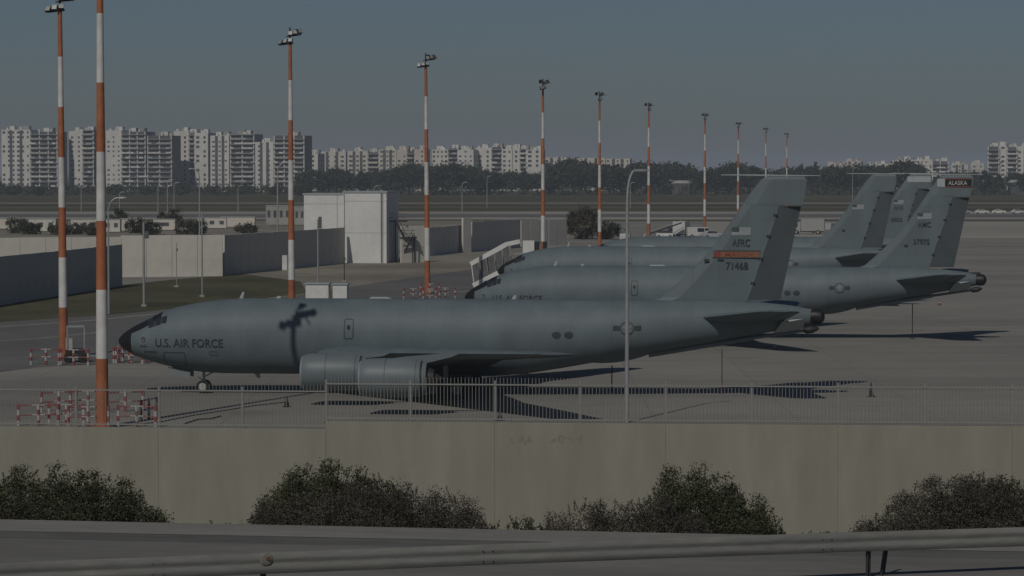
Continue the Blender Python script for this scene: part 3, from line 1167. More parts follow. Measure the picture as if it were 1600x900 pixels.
rd = RDIR.normalized()
rail_rz = math.atan2(rd.y, rd.x)
rail_n = Vector((rd.y, -rd.x, 0)).normalized()
mb = MB()
mb.box((0, 0, -.20), (.09, .008, 1.06))
mb.box((-.041, -.03, -.20), (.008, .06, 1.06))
mb.box((.041, .03, -.20), (.008, .06, 1.06))
post_me = mb.mesh('post', mat('dark_post_steel', (0.05, 0.05, 0.048), 0.7, 0.2, 4.0))
for px in (-260, 130, 415, 1362, 1800):
    p = rail_p(rail_t(px))
    link('post', post_me, gr, p - g0 - rail_n * .10 + Vector((0, 0, -.36)), rail_rz)
    if px in (1362,):
        o2 = link('post', post_me, gr, rail_p(rail_t(px + 36)) - g0 - rail_n * .30 + Vector((0, 0, -.40)), rail_rz)
        o2.rotation_euler = (R(3), R(7), rail_rz)
for px in (-200, 245, 760, 1290, 1700):
    p = rail_p(rail_t(px))
    for dx, dz in ((-.08, -.08), (.08, -.08), (-.08, -.232), (.08, -.232)):
        mb = MB()
        c = p - g0 + rd * dx + rail_n * .043 + Vector((0, 0, dz))
        mb.tube(c, c + rail_n * .016, .014, .012, 8)
        mb.build('bolt', M_rail, gr)
p = rail_p(rail_t(415))
mb = MB()
mb.lathe(p - g0 + rail_n * .046 + Vector((0, 0, -.085)), rail_n, [(0, .10), (.006, .09), (.008, .04), (.008, .001)], 16)
mb.build('rusty_bolt_plate', mat('pale_rust', (0.20, 0.19, 0.16), 0.7, 0.35, 14.0), gr)
p = rail_p(rail_t(418))
mb = MB()
mb.tube(p - g0 + rail_n * .05 + Vector((0, 0, -.085)), p - g0 + rail_n * .066 + Vector((0, 0, -.085)), .035, .03, 8)
mb.build('bolt', mat('rust', (0.13, 0.07, 0.03), 0.8, 0.3, 20.0), gr)

# ------------------------------------------------------------------ floodlight masts
BANDH = 3.5


def make_mast(H_bands=7):
    root = empty('floodlight_mast')
    mb = MB()
    r0, r1, H = .33, .145, BANDH * H_bands
    for k in range(H_bands):
        a, b = k / H_bands, (k + 1) / H_bands
        mb.tube((0, 0, H * a), (0, 0, H * b), r0 + (r1 - r0) * a, r0 + (r1 - r0) * b, 16, mi=k % 2, caps=(k == H_bands - 1))
    mb.build('pole', [M_pole_o, M_pole_w], root, sharp=60)
    mb = MB()
    mb.tube((0, 0, 0), (0, 0, .08), .52, .52, 16)
    mb.build('base_flange', M_pole_o, root)
    hd = empty('lamp_head', (0, 0, H), parent=root)
    mb = MB()
    mb.tube((0, 0, -.2), (0, 0, 1.1), .10, .07, 8)
    mb.build('mounting_post', M_dark, hd)
    mb = MB()
    mb.bar((-.85, -.1, -.42), (.35, -.1, -.28), .09, .09)
    mb.build('crossarm', M_dark, hd)
    mb = MB()
    mb.bar((-.3, -.1, .30), (1.0, -.1, .44), .09, .09)
    mb.build('crossarm', M_dark, hd)
    mb = MB()
    mb.bar((0.3, .8, .5), (.55, -1.0, .5), .08, .08)
    mb.build('crossarm', M_dark, hd)
    # floodlights: housing with a tilted lens
    hm = MB()
    T = Matrix.Rotation(R(-32), 4, 'X')
    hm.box((0, 0, 0), (.40, .22, .42), mat4=T)
    hm.box((0, .16, 0), (.26, .14, .26), mat4=T)
    hme = hm.mesh('floodlight', M_dark)
    lm = MB()
    lm.box((0, -.122, 0), (.34, .02, .36), mat4=T)
    lme = lm.mesh('lens', M_galv)
    for (x, y, z, rz) in ((-.78, -.22, -.22, -.5), (-.36, -.22, -.12, -.2), (.12, -.24, .55, .1), (.52, -.24, .64, .4), (.92, -.24, .72, .9), (.42, .6, .74, 2.4), (.1, -.25, -.05, 0)):
        o = link('floodlight', hme, hd, (x, y, z), rz)
        link('lens', lme, o)
    return root


MASTS = [(160, 144.5), (99.5, 199), (456, 250), (668, 304), (848.5, 387), (937, 448), (1013.5, 520), (1101, 612), (1153, 722), (1196.5, 815), (1229, 925)]
ords = ['nearest', 'second nearest', 'third nearest', 'fourth nearest', 'fifth nearest', 'sixth nearest', 'seventh nearest', 'eighth nearest', 'ninth nearest', 'second farthest', 'farthest']
extra = ['its foot ringed by barriers behind the boundary wall', 'left edge of the picture', 'rising behind the nearest jet\'s forward fuselage', 'ringed by barriers left of the boarding stairs',
         'just right of the boarding stairs', 'beside the dusty thicket', 'right of the curved lamp post', 'before the parked ground vehicles', 'left of the nearest jet\'s fin',
         'showing above the nearest jet\'s fin', 'right of the nearest fin\'s top']
mast0 = make_mast()
for i, (px, D) in enumerate(MASTS):
    o = mast0 if i == 0 else copy_tree(mast0)
    p = PD(px, D)
    o.location = (p.x, p.y, 0)
    o.rotation_euler = (R(random.uniform(-.15, .15)), R(random.uniform(-.35, .05)), R([0, 8, -12, 15, 60, 75, 80, 70, 65, 80, 85][i]))
    if i == 2:
        mb = MB()
        mb.box((-.55, -.1, 5.0), (.45, .35, 1.3))
        mb.build('control_box', M_pole_w, o)
    tag(o, f'{ords[i]} orange and white floodlight mast, {extra[i]}', 'floodlight mast', 'floodlight masts along the apron edge')

# ------------------------------------------------------------------ red and white pipe barriers
def make_barrier(L=2.0, H=1.1):
    root = empty('barrier')
    def stripes(p0, p1, r, k, start=0):
        mb = MB()
        p0, p1 = Vector(p0), Vector(p1)
        for i in range(k):
            mb.tube(p0.lerp(p1, i / k), p0.lerp(p1, (i + 1) / k), r, r, 8, mi=(i + start) % 2, caps=True)
        return mb
    for x in (-L / 2, 0, L / 2):
        stripes((x, 0, 0), (x, 0, H), .085, 4, 0 if x else 1).build('post', [M_bwh, M_red], root)
    for z in (H * .95, H * .5):
        stripes((-L / 2, 0, z), (L / 2, 0, z), .035, 3, 1).build('rail', [M_bwh, M_red], root)
    return root


bar0 = make_barrier()
BARS = []
for px, py, rz in ((60, 665, 8), (104, 664, -20), (92, 643, 30), (138, 668, 10), (138, 641, -8), (214, 667, -12), (233, 655, 72), (196, 643, 25)):
    BARS.append((PG(px, py), rz, 'red and white pipe barrier by the nearest mast, '))
nb = ['leftmost of the ring', 'left of the foot, turned back', 'behind the foot on the left', 'front left of the foot', 'directly behind the foot', 'front right of the foot', 'end-on at the right', 'behind the foot on the right']
k = 0
for i, (p, rz, lb) in enumerate(BARS):
    o = bar0 if i == 0 else copy_tree(bar0)
    o.location, o.rotation_euler = p, (0, 0, R(rz))
    tag(o, lb + nb[i], 'barrier', 'striped barriers round the mast feet')
for px, py, rz, lb in ((72, 570, 4, 'left of the second nearest mast'), (115, 571, -6, 'at the foot of the second nearest mast'), (185, 566, 80, 'just left of the nearest jet\'s nose'),
                       (202, 568, -20, 'below the nearest jet\'s nose cone'), (228, 566, 12, 'below the nearest jet\'s cockpit'), (247, 567, 5, 'under the nearest jet\'s chin'),
                       (646, 467, 5, 'left of the mast beside the stairs'), (672, 470, -10, 'in front of the mast beside the stairs'), (696, 466, 8, 'right of the mast beside the stairs'), (672, 459, 0, 'behind the mast beside the stairs')):
    o = copy_tree(bar0)
    o.location, o.rotation_euler = PG(px, py), (0, 0, R(rz))
    tag(o, 'red and white pipe barrier ' + lb, 'barrier', 'striped barriers round the mast feet')

# ------------------------------------------------------------------ blast walls
def blast_wall(label, a, b, h, seg=3.1, thick=.35, m=M_blast, top_notch=False):
    """wall of upright panels between two ground points"""
    a, b = Vector(a), Vector(b)
    d = b - a
    L = d.length
    n = max(1, round(L / seg))
    rz = math.atan2(d.y, d.x)
    root = thing('blast_wall', label, 'wall', a, rz)
    w = L / n
    b_ = .03
    mb = MB()
    prof = [(-thick / 2, 0), (-thick / 2, h), (thick / 2, h), (thick / 2, 0)]
    x0, x1 = .015, w - .015
    secs = [[(x0, y * .8, z) for y, z in prof], [(x0 + b_, y, z) for y, z in prof], [(x1 - b_, y, z) for y, z in prof], [(x1, y * .8, z) for y, z in prof]]
    mb.loft(secs, smooth=False)
    me = mb.mesh('wall_panel', m, fix=True)
    for k in range(n):
        o = link('wall_panel', me, root, (k * w, random.uniform(-.02, .02), -random.uniform(0, .05)))
    return root


A1, A2 = PG(-60, 486), PG(189, 447)
blast_wall('shaded concrete blast wall at the far left, in front of a paler wall', A1, A2, 4.75)
blast_wall('sunlit pale panel wall whose top shows above the shaded wall at far left', PG(-90, 437), PG(190, 433), 5.0)
blast_wall('sunlit cream blast wall between the two left masts and the lamp post', PG(189, 433), PG(348, 431.5), 5.15)
blast_wall('shaded blast wall running from the cream wall to the white building', PG(349, 430.5), PG(537, 411.5), 5.1)
blast_wall('sunlit cream wall section right of the white building', PG(626, 410.5), PG(668.5, 409.5), 5.3)
blast_wall('shaded wall section behind the fourth mast', PG(669.5, 400), PG(722.5, 393.5), 4.4)
blast_wall('narrow sunlit wall pier between two shaded sections', PG(722.5, 394.5), PG(735.5, 394), 5.6)
blast_wall('shaded wall section above the boarding stairs', PG(736, 393.5), PG(812, 386.5), 4.9)
blast_wall('sunlit low wall left of the dusty thicket', PG(813, 384.5), PG(884, 381.5), 4.5)

# ------------------------------------------------------------------ white building
def white_building():
    p = PG(537, 411)
    rz = R(-8)
    root = thing('service_building', 'tall windowless white service building with a shaded right side', 'building', p, rz)
    s = 10.6
    W1, H1, D1 = 6.2, 10.0, 9.5
    mb = MB()
    mb.box((W1 / 2, D1 / 2, H1 / 2), (W1, D1, H1))
    mb.build('main_block', M_white, root)
    mb = MB()
    mb.box((-3.0, 1.2 + 4.0, 4.85), (6.0, 8.0, 9.7))
    mb.build('side_block', M_white, root)
    mb = MB()
    mb.box((W1 / 2 + .0, D1 / 2, H1 + .10), (W1 + .25, D1 + .25, .2))
    mb.build('parapet', M_pale_g, root)
    mb = MB()
    mb.box((-3.1, 5.2, 9.8), (6.2, 8.2, .2))
    mb.build('parapet', M_pale_g, root)
    for x, z0, z1, m_ in ((W1 - .75, .1, 9.9, M_line), (W1 - .55, .1, 9.9, M_galv), (.12, .1, 9.9, M_pale_g)):
        mb = MB()
        mb.tube((x, -.06, z0), (x, -.06, z1), .06, .06, 8)
        mb.build('downpipe', m_, root)
    for z in (4.3, 8.8):
        mb = MB()
        mb.box((W1 / 2, -.012, z), (W1 - .02, .02, .05))
        mb.build('joint_strip', M_pale_g, root)
    mb = MB()
    mb.box((-3.0, 1.19, 8.4), (5.98, .02, .05))
    mb.build('joint_strip', M_pale_g, root)
    for x in (-1.0, -.9):
        mb = MB()
        mb.box((x - .2, 1.185, 7.0), (.04, .03, 5.2))
        mb.build('joint_strip', M_pale_g, root)
    # steel escape stair on the right side
    st = thing('escape_stair', 'dark steel escape stair against the white building', 'stairs', p + Vector((6.6, 1.5, 0)), rz)
    M_ = M_dark
    for x, y in ((.5, 0), (3.2, 0), (.5, 1.4), (3.2, 1.4)):
        mb = MB()
        mb.bar((x, y, 0), (x, y, 6.2 if x < 1 else 4.0), .14, .14)
        mb.build('post', M_, st)
    for (z, x0, x1) in ((5.9, -.3, 2.2), (3.6, 1.3, 3.6)):
        mb = MB()
        mb.box(((x0 + x1) / 2, .7, z), (x1 - x0, 1.5, .16))
        mb.build('landing', M_, st)
        for zz in (.55, 1.05):
            mb = MB()
            mb.bar((x0, -.05, z + zz), (x1, -.05, z + zz), .06, .06)
            mb.build('handrail', M_, st)
    for a, b in (((.7, .1, 5.9), (2.0, .1, 3.6)), ((3.2, .4, 3.6), (1.0, .4, 0.1))):
        mb = MB()
        mb.bar(a, b, .12, .3)
        mb.build('stringer', M_, st)
        mb = MB()
        mb.bar(Vector(a) + Vector((0, -.15, 1.0)), Vector(b) + Vector((0, -.15, 1.0)), .06, .06)
        mb.build('handrail', M_, st)


white_building()

# ------------------------------------------------------------------ equipment cabinets behind the nearest fuselage
def cabinet(label, px, D, w, d, h):
    p = PD(px, D)
    root = thing('equipment_cabinet', label, 'cabinet', p, R(-3), 'white cabinets behind the nearest jet')
    mb = MB()
    mb.box((0, 0, h / 2 + .05), (w, d, h - .1))
    mb.build('housing', M_white, root)
    mb = MB()
    mb.box((0, 0, h + .05), (w + .2, d + .2, .12))
    mb.build('roof', M_pale_g, root)
    for s in (-1, 1):
        mb = MB()
        mb.box((s * w * .24, -d / 2 - .012, h / 2), (w * .44, .025, h * .8))
        mb.build('door', M_white, root)


cabinet('wider white equipment cabinet behind the nearest jet', 497, 268, 2.15, 1.6, 2.42)
cabinet('narrower white equipment cabinet behind the nearest jet', 532.5, 268, 1.35, 1.6, 2.38)

# ------------------------------------------------------------------ lamp posts
def curved_lamp(label, px, D, H, r, arm=1.6, rz=0.0, m=M_galv, grp='street lamps'):
    p = PD(px, D)
    root = thing('lamp_post', label, 'lamp post', p, rz, grp)
    mb = MB()
    mb.tube((0, 0, 0), (0, 0, H * .88), r * 1.25, r * .8, 10)
    mb.build('pole', m, root)
    mb = MB()
    pts = [Vector((arm * (1 - math.cos(t)), 0, H * .88 + H * .12 * math.sin(t))) for t in np.linspace(0, math.pi / 2, 8)]
    for a, b in zip(pts[:-1], pts[1:]):
        mb.tube(a, b, r * .7, r * .65, 8)
    mb.build('arm', m, root)
    mb = MB()
    mb.loft([[(arm, -.08, H - .04), (arm, .08, H - .04), (arm, .08, H + .05), (arm, -.08, H + .05)],
             [(arm + .35, -.16, H - .05), (arm + .35, .16, H - .05), (arm + .35, .12, H + .09), (arm + .35, -.12, H + .09)],
             [(arm + .75, -.08, H - .02), (arm + .75, .08, H - .02), (arm + .75, .06, H + .05), (arm + .75, -.06, H + .05)]])
    mb.build('lamp_head', m, root)


curved_lamp('slim grey lamp post with a curved arm before the nearest jet\'s insignia', 979.5, 147.2, 13.05, .095, .42, R(20))
curved_lamp('thin lamp post with a curved arm left of the third nearest mast', 434, 480, 14.6, .13, 1.5, 0)
curved_lamp('thin grey lamp post just right of the nearest mast', 170, 260, 10.6, .09, .9, 0)
curved_lamp('lamp post standing behind the cream blast wall', 312, 520, 13.5, .13, 1.2, math.pi)


def post_with_box(label, px, D, H, r, bz, bs, m=M_galv):
    p = PD(px, D)
    root = thing('service_post', label, 'post', p, 0, 'grey service posts near the blast walls')
    mb = MB()
    mb.tube((0, 0, 0), (0, 0, H), r, r * .8, 10)
    mb.build('pole', m, root)
    mb = MB()
    mb.box((r + bs[0] / 2 - .04, 0, bz), bs)
    mb.build('control_box', mat('post_box_grey', (0.10, 0.11, 0.115), 0.6), root)
    mb = MB()
    mb.box((0, 0, .1), (.5, .5, .2))
    mb.build('footing', M_pale, root)


post_with_box('grey post with a box at its top before the cream blast wall', 225, 274, 8.1, .13, 6.9, (.4, .3, .7))
post_with_box('thin grey post at the right of the cream blast wall', 316, 295, 8.9, .09, 8.0, (.2, .2, .4))
post_with_box('grey post with a box in front of the white building', 497, 318, 7.7, .11, 7.3, (.35, .3, 1.3))
post_with_box('short thin post below the white building', 538, 335, 3.0, .06, 2.7, (.15, .15, .3), M_dark)
post_with_box('thin post at the cream wall\'s left part', 276, 320, 5.0, .05, 4.2, (.15, .15, .3))

# ------------------------------------------------------------------ boarding stairs beside the third jet
def boarding_stairs():
    D = 318
    root = thing('boarding_stairs', 'white mobile boarding stairs with open side panels, left of the third jet', 'boarding stairs', PD(738, D), R(-4))
    s = F / D
    # local x to the right, foot at the left
    def L(px, py):
        return ((px - 745) / s, 13 - (py - HOR) / s)
    top0, top1 = L(742, 411), L(797, 380.5)
    top2 = L(818, 376)
    bot0, bot1 = L(746, 448), L(800, 418)
    W = 1.7
    M_core_panel = mat('smoked_side_panel', (0.12, 0.122, 0.12), 0.35, 0.3, 1.5)
    M_s = M_white
    for y in (0, W):
        mb = MB()
        mb.bar((top0[0], y, top0[1] - .12), (top1[0], y, top1[1] - .12), .12, .50)
        mb.build('top_rail', M_s, root)
        mb = MB()
        mb.bar((top1[0] - .05, y, top1[1] - .10), (top2[0], y, top2[1] - .10), .12, .46)
        mb.build('top_rail', M_s, root)
        mb = MB()
        mb.bar((bot0[0], y, bot0[1] + .12), (bot1[0] + .3, y, bot1[1] + .12), .12, .50)
        mb.build('stringer', M_s, root)
        mb = MB()
        mb.bar((top0[0] + .12, y, top0[1] - .1), (bot0[0] + .15, y, bot0[1] + .1), .10, .14)
        mb.build('end_post', M_s, root)
        for k in range(1, 6):
            t = k / 5
            a = (top0[0] + (top2[0] - top0[0]) * t * .80, top0[1] + (top1[1] - top0[1]) * t)
            b = (bot0[0] + (bot1[0] - bot0[0]) * t * 1.05 + .15, bot0[1] + (bot1[1] - bot0[1]) * t * 1.05)
            mb = MB()
            mb.bar((a[0], y, a[1] - .1), (b[0], y, b[1] + .1), .07, .09)
            mb.build('side_post', M_galv, root)
        for k in range(5):
            t0, t1 = k / 5 + .02, (k + 1) / 5 - .02
            mb = MB()
            def pa(t, q):
                a = (top0[0] + (top2[0] - top0[0]) * t * .80 + .1, top0[1] + (top1[1] - top0[1]) * t)
                b = (bot0[0] + (bot1[0] - bot0[0]) * t * 1.05 + .15, bot0[1] + (bot1[1] - bot0[1]) * t * 1.05)
                return (a[0] + (b[0] - a[0]) * q, a[1] + (b[1] - a[1]) * q)
            c4 = [pa(t0, .10), pa(t1, .10), pa(t1, .90), pa(t0, .90)]
            mb.loft([[(x, y - .015, z) for x, z in c4], [(x, y + .015, z) for x, z in c4]], smooth=False)
            mb.build('side_panel', M_core_panel, root)
    # dark steps between the sides
    for k in range(14):
        t = (k + .5) / 14
        x = bot0[0] + (bot1[0] - bot0[0]) * t
        z = bot0[1] + (bot1[1] - bot0[1]) * t
        mb = MB()
        mb.box((x + .15, W / 2, z + .2), (.34, W - .14, .06))
        mb.build('step', M_dark, root)
    mb = MB()
    a, b = Vector((bot0[0] + .2, W - .1, bot0[1] + .9)), Vector((bot1[0] + .1, W - .1, bot1[1] + .9))
    mb.bar(a, b, .03, 1.25)
    mb.build('far_side_panel', mat('stairs_dark_panel', (0.06, 0.062, 0.065), 0.6), root)
    # upper platform with a white hood
    x0, z0 = L(824, 376)
    x1, z1 = L(842, 395)
    mb = MB()
    mb.box(((x0 + x1) / 2, W / 2, (z0 + z1) / 2), (x1 - x0, W, z0 - z1))
    mb.build('platform_hood', M_s, root)
    mb = MB()
    mb.box((L(835, 400)[0], W / 2, z1 - .1), (3.6, W, .18))
    mb.build('platform', M_galv, root)
    for px in (846, 858):
        mb = MB()
        mb.box((L(px, 380)[0], W / 2, (z0 + z1) / 2 + .05), (.38, W, z0 - z1 - .35))
        mb.build('curtain', M_dark, root)
    # chassis with wheels
    mb = MB()
    mb.box((4.4, W / 2, .85), (7.0, 1.6, .35))
    mb.build('chassis', M_galv, root)
    for x in (1.6, 6.6):
        for y in (-.05, W + .05):
            mb = MB()
            mb.lathe((x, y - .12, .42), (0, 1, 0), [(0, .15), (0, .38), (.05, .42), (.2, .42), (.25, .38), (.25, .15)], 14)
            mb.build('wheel', M_tyre, root)
    for x in (4.3, 6.3):
        mb = MB()
        mb.bar((x, W / 2, 1.0), (x, W / 2, bot1[1] if x > 5 else bot1[1] - 1.1), .14, .14)
        mb.build('lift_strut', M_dark, root)


boarding_stairs()

# ------------------------------------------------------------------ tail stands, cones, cable, ground cart
def tail_stand(label, px, py0, D, red=False):
    h = 13 - (py0 - HOR) * D / F
    root = thing('tail_stand', label, 'tail stand', PD(px, D), 0, 'poles under the jets\' tails')
    mb = MB()
    if red:
        mb.tube((0, 0, .05), (0, 0, 1.1), .03, .03, 8, mi=1)
        mb.tube((0, 0, 1.1), (0, 0, h), .022, .022, 8, mi=0)
    else:
        mb.tube((0, 0, .05), (0, 0, h), .035, .035, 8, mi=0)
    mb.build('pole', [M_dark, M_red], root)
    mb = MB()
    mb.tube((0, 0, 0), (0, 0, .05), .22, .2, 12)
    mb.build('foot', M_dark, root)


tail_stand('thin red-ended pole under the nearest jet\'s tail', 1128, 545, 166.5, True)
tail_stand('thin dark pole under the second jet\'s tail', 1425.5, 474, 221)
tail_stand('short dark mast hanging below the nearest jet\'s belly', 956, 571, 166)


def cone(label, px, py, m1, h=.55):
    root = thing('traffic_cone', label, 'cone', PG(px, py), random.uniform(0, 1), 'small cones on the apron')
    mb = MB()
    mb.lathe((0, 0, .03), (0, 0, 1), [(0, .16), (h * .45, .10)], 12)
    mb.lathe((0, 0, .03), (0, 0, 1), [(h * .72, .055), (h, .025), (h, .001)], 12)
    mb.build('cone_body', m1, root, fix=False)
    mb = MB()
    mb.lathe((0, 0, .03), (0, 0, 1), [(h * .45, .10), (h * .72, .055)], 12)
    mb.build('sleeve', M_bwh if m1 is not M_dark else M_line, root, fix=False)
    mb = MB()
    mb.box((0, 0, .015), (.42, .42, .03))
    mb.build('foot', M_dark, root)


cone('small dark cone on bare concrete left of the near engines', 448, 636, M_dark, .6)
cone('small cone standing below the near wing shadow', 781, 657, M_dark, .5)
cone('red cone behind the nearest jet\'s tail', 1212, 547, M_redband, .42)
cone('dark cone right of the nearest jet\'s fin shadow', 1361, 620, M_dark, .8)
cone('red cone under the second jet\'s boom', 1468, 477, M_redband, .45)

mb = MB()
pts = [PG(a, b) + Vector((0, 0, .02)) for a, b in ((170, 668), (250, 660), (300, 650), (350, 642), (400, 634), (446, 629))]
mb.path(pts, .035, 6)
tag(mb.build('ground_cable', M_tyre), 'dark cable lying across the apron from the mast barriers', 'cable')
mb = MB()
pts = [PG(a, b) + Vector((0, 0, .02)) for a, b in ((288, 663), (310, 656), (330, 655), (345, 651))]
mb.path(pts, .05, 6)
tag(mb.build('ground_cable', M_tyre), 'short dark hose lying right of the mast barriers', 'cable')


def ground_cart():
    root = thing('ground_cart', 'grey framed ground cart beside the second nearest mast', 'cart', PG(118, 566), R(8))
    mb = MB()
    mb.box((0, 0, .75), (1.3, 1.2, .35))
    mb.build('deck', M_dark, root)
    mb = MB()
    mb.box((-.42, -.1, 1.0), (.45, .7, 1.3))
    mb.build('panel', M_bwh, root)
    mb = MB()
    for x in (-.55, .6):
        for y in (-.5, .5):
            mb.bar((x, y, .9), (x, y, 2.45), .07, .07)
    mb.bar((-.55, -.5, 2.45), (.6, -.5, 2.45), .08, .08)
    mb.bar((-.55, .5, 2.45), (.6, .5, 2.45), .08, .08)
    mb.bar((-.55, -.5, 2.45), (-.55, .5, 2.45), .08, .08)
    mb.bar((.6, -.5, 2.45), (.6, .5, 2.45), .08, .08)
    mb.build('roll_frame', M_galv, root)
    mb = MB()
    mb.bar((.6, 0, .5), (2.2, 0, .3), .08, .08)
    mb.build('tow_bar', M_galv, root)
    for x in (-.5, .5):
        for y in (-.6, .6):
            mb = MB()
            mb.lathe((x, y - .09, .32), (0, 1, 0), [(0, .1), (0, .28), (.04, .32), (.14, .32), (.18, .28), (.18, .1)], 14)
            mb.build('wheel', M_tyre, root)


ground_cart()

# ------------------------------------------------------------------ far town
M_fac = mat('white_facade', (0.60, 0.58, 0.54), 0.85, 0.08, 0.12, var2=0.08, scale2=0.03)
M_fac2 = mat('cream_facade', (0.55, 0.515, 0.45), 0.85, 0.08, 0.12, var2=0.08, scale2=0.03)
M_fac3 = mat('pale_pink_facade', (0.52, 0.46, 0.41), 0.85, 0.08, 0.12, var2=0.08, scale2=0.03)
M_core = mat('balcony_recess', (0.085, 0.088, 0.092), 0.6, 0.35, 0.22, detail=2)  # dark glass, with the shade between the balconies put into the colour
M_win = mat('window_glass_far', (0.075, 0.082, 0.092), 0.3, 0.4, 0.35, detail=2)
M_slab = mat('balcony_slab', (0.36, 0.355, 0.335), 0.85, 0.1, 0.3)
M_roofp = mat('rooftop_plant', (0.30, 0.29, 0.27), 0.9, 0.2, 0.4)


def block(root, x0, x1, y0, y1, h, style, m, name, fl=3.05):
    """one storeyed block of a tower in local coordinates, front at y0"""
    nf = max(2, int(h / fl))
    W = x1 - x0
    col, skip, wz = random.uniform(2.4, 4.4), random.uniform(.05, .35), random.uniform(1.0, 1.7)
    if style == 'plain':
        mb = MB()
        mb.box(((x0 + x1) / 2, (y0 + y1) / 2, h / 2), (W, y1 - y0, h))
        b = mb.build(name, m, root)
        mb = MB()
        nc = max(1, int(W / col))
        for f in range(nf):
            for c in range(nc):
                if random.random() < skip:
                    continue
                x = x0 + W * (c + .5) / nc
                w_ = col * .38 if (c * 7 + 3) % 3 else col * .55
                mb.box((x, y0 - .02, f * fl + 1.75), (w_, .14, wz))
        for f in range(nf):                     # right-hand side
            for c in range(max(1, int((y1 - y0) / 4))):
                y = y0 + (y1 - y0) * (c + .5) / max(1, int((y1 - y0) / 4))
                mb.box((x1 + .02, y, f * fl + 1.75), (.14, 1.4, 1.35))
        o = mb.build('windows', M_win, root)
        o['kind'] = 'stuff'
        # dark stairwell recess
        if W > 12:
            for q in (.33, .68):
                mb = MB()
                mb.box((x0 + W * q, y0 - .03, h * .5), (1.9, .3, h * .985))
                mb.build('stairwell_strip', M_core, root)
    else:
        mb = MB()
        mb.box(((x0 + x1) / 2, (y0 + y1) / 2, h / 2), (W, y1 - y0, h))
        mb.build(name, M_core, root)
        for f in range(nf + 1):
            mb = MB()
            mb.box(((x0 + x1) / 2 + random.choice((-.4, 0, .4)), y0 - .9, f * fl + .15), (W + .3, 1.9, .30))
            o = mb.build('balcony', M_slab, root)
            # parapet pieces of uneven length
            mb = MB()
            xx = x0
            while xx < x1 - 1:
                w_ = random.uniform(2.2, 4.2)
                if random.random() < .62:
                    mb.box((min(xx + w_ / 2, x1), y0 - 1.75, f * fl + .75), (w_ * .92, .12, .95))
                xx += w_
            if mb.v and f < nf:
                q = mb.build('parapet', M_slab if random.random() < .6 else m, o)
                q['kind'] = 'stuff'
        for q in np.linspace(0, 1, max(2, int(W / 5.5) + 1)):
            mb = MB()
            mb.box((x0 + W * q, y0 - .45, h / 2), (.7, 1.0, h))
            mb.build('wall_fin', m, root)


def town_building(label, D, yaw, blocks, m=None, cat='apartment block', plant=True, grp=None):
    """blocks: (px0, px1, ytop, style)"""
    m = m or M_fac
    s = F / D
    px0 = min(b[0] for b in blocks)
    root = thing('apartment_building', label, cat, PD(px0, D), R(yaw), grp)
    cy = math.cos(R(yaw))
    for i, (a, b, yt, style) in enumerate(blocks):
        x0, x1 = (a - px0) / s / cy, (b - px0) / s / cy
        h = 13 - (yt - HOR) * D / F
        block(root, x0, x1, (i % 2) * 1.5, 15 + (i % 2), h, style, m, 'main_block' if i == 0 else 'wing_block')
        if plant:
            for q in range(2):
                mb = MB()
                w_ = random.uniform(2.5, 5)
                mb.box((x0 + (x1 - x0) * random.uniform(.25, .75), 7 + q, h + 1.2), (w_, 4, 2.6))
                mb.build('rooftop_plant', M_roofp if q else m, root)
            for q in range(3):
                mb = MB()
                xx = x0 + (x1 - x0) * random.uniform(.1, .9)
                if q < 2:
                    mb.tube((xx, 3 + q, h), (xx, 3 + q, h + random.uniform(1.2, 2.0)), .8, .8, 8)
                    mb.build('water_tank', M_white, root)
                else:
                    mb.tube((xx, 4, h), (xx, 4, h + random.uniform(3, 6)), .12, .06, 5)
                    mb.build('aerial', M_roofp, root)
    return root


TW = 'apartment towers at the left of the skyline'
town_building('leftmost tower of the skyline, white front with a dark balcony side', 1850, -16, [(3, 50, 203, 'plain'), (50, 93, 206, 'balcony')], M_fac, grp=TW)
town_building('tower between the two left masts, white with dark balconies', 1860, -16, [(108, 130, 205, 'plain'), (130, 147, 204, 'balcony')], M_fac, grp=TW)
town_building('white tower just right of the nearest mast, broad balcony front', 1850, -18, [(166, 191, 204, 'plain'), (191, 229, 206, 'balcony')], M_fac, grp=TW)
town_building('balconied tower slightly lower than its left neighbour', 1840, -16, [(232, 270, 212, 'balcony')], M_fac2, grp=TW)
town_building('white tower with a stepped top in the middle of the tower row', 1870, -16, [(272, 296, 205, 'plain'), (296, 305, 208, 'balcony'), (305, 327, 208, 'plain')], M_fac, grp=TW)
town_building('white tower with a darker right wing, third from the right end of the row', 1850, -18, [(329, 359, 212, 'plain'), (361, 398, 210, 'balcony')], M_fac, grp=TW)
town_building('rightmost tower of the row, half hidden by the third mast', 1840, -16, [(399, 428, 222, 'plain'), (429, 476, 212, 'balcony')], M_fac, grp=TW)
MG = 'lower pale blocks in the middle of the skyline'
town_building('small pale block just right of the tower row', 1900, -14, [(480, 497, 240, 'plain')], M_fac, grp=MG)
town_building('grey shadowed block beside the small pale block', 1950, -14, [(497, 541, 237, 'plain')], M_fac2, grp=MG)
town_building('broad cream block above the white service building', 1900, -12, [(543, 575, 236, 'plain'), (575, 592, 238, 'balcony'), (592, 620, 234, 'plain')], M_fac2, grp=MG)
town_building('pinkish block left of the fourth mast', 1890, -12, [(620, 636, 234, 'plain'), (636, 648, 236, 'balcony'), (648, 664, 233, 'plain')], M_fac3, grp=MG)
town_building('white block right of the fourth mast with a dark window bay', 1900, -12, [(675, 700, 234, 'plain'), (700, 715, 232, 'balcony'), (715, 740, 234, 'plain')], M_fac, grp=MG)
town_building('tall white block with a stepped roof in mid skyline', 1910, -12, [(744, 768, 231, 'plain'), (768, 784, 230, 'balcony'), (784, 800, 233, 'plain')], M_fac, grp=MG)
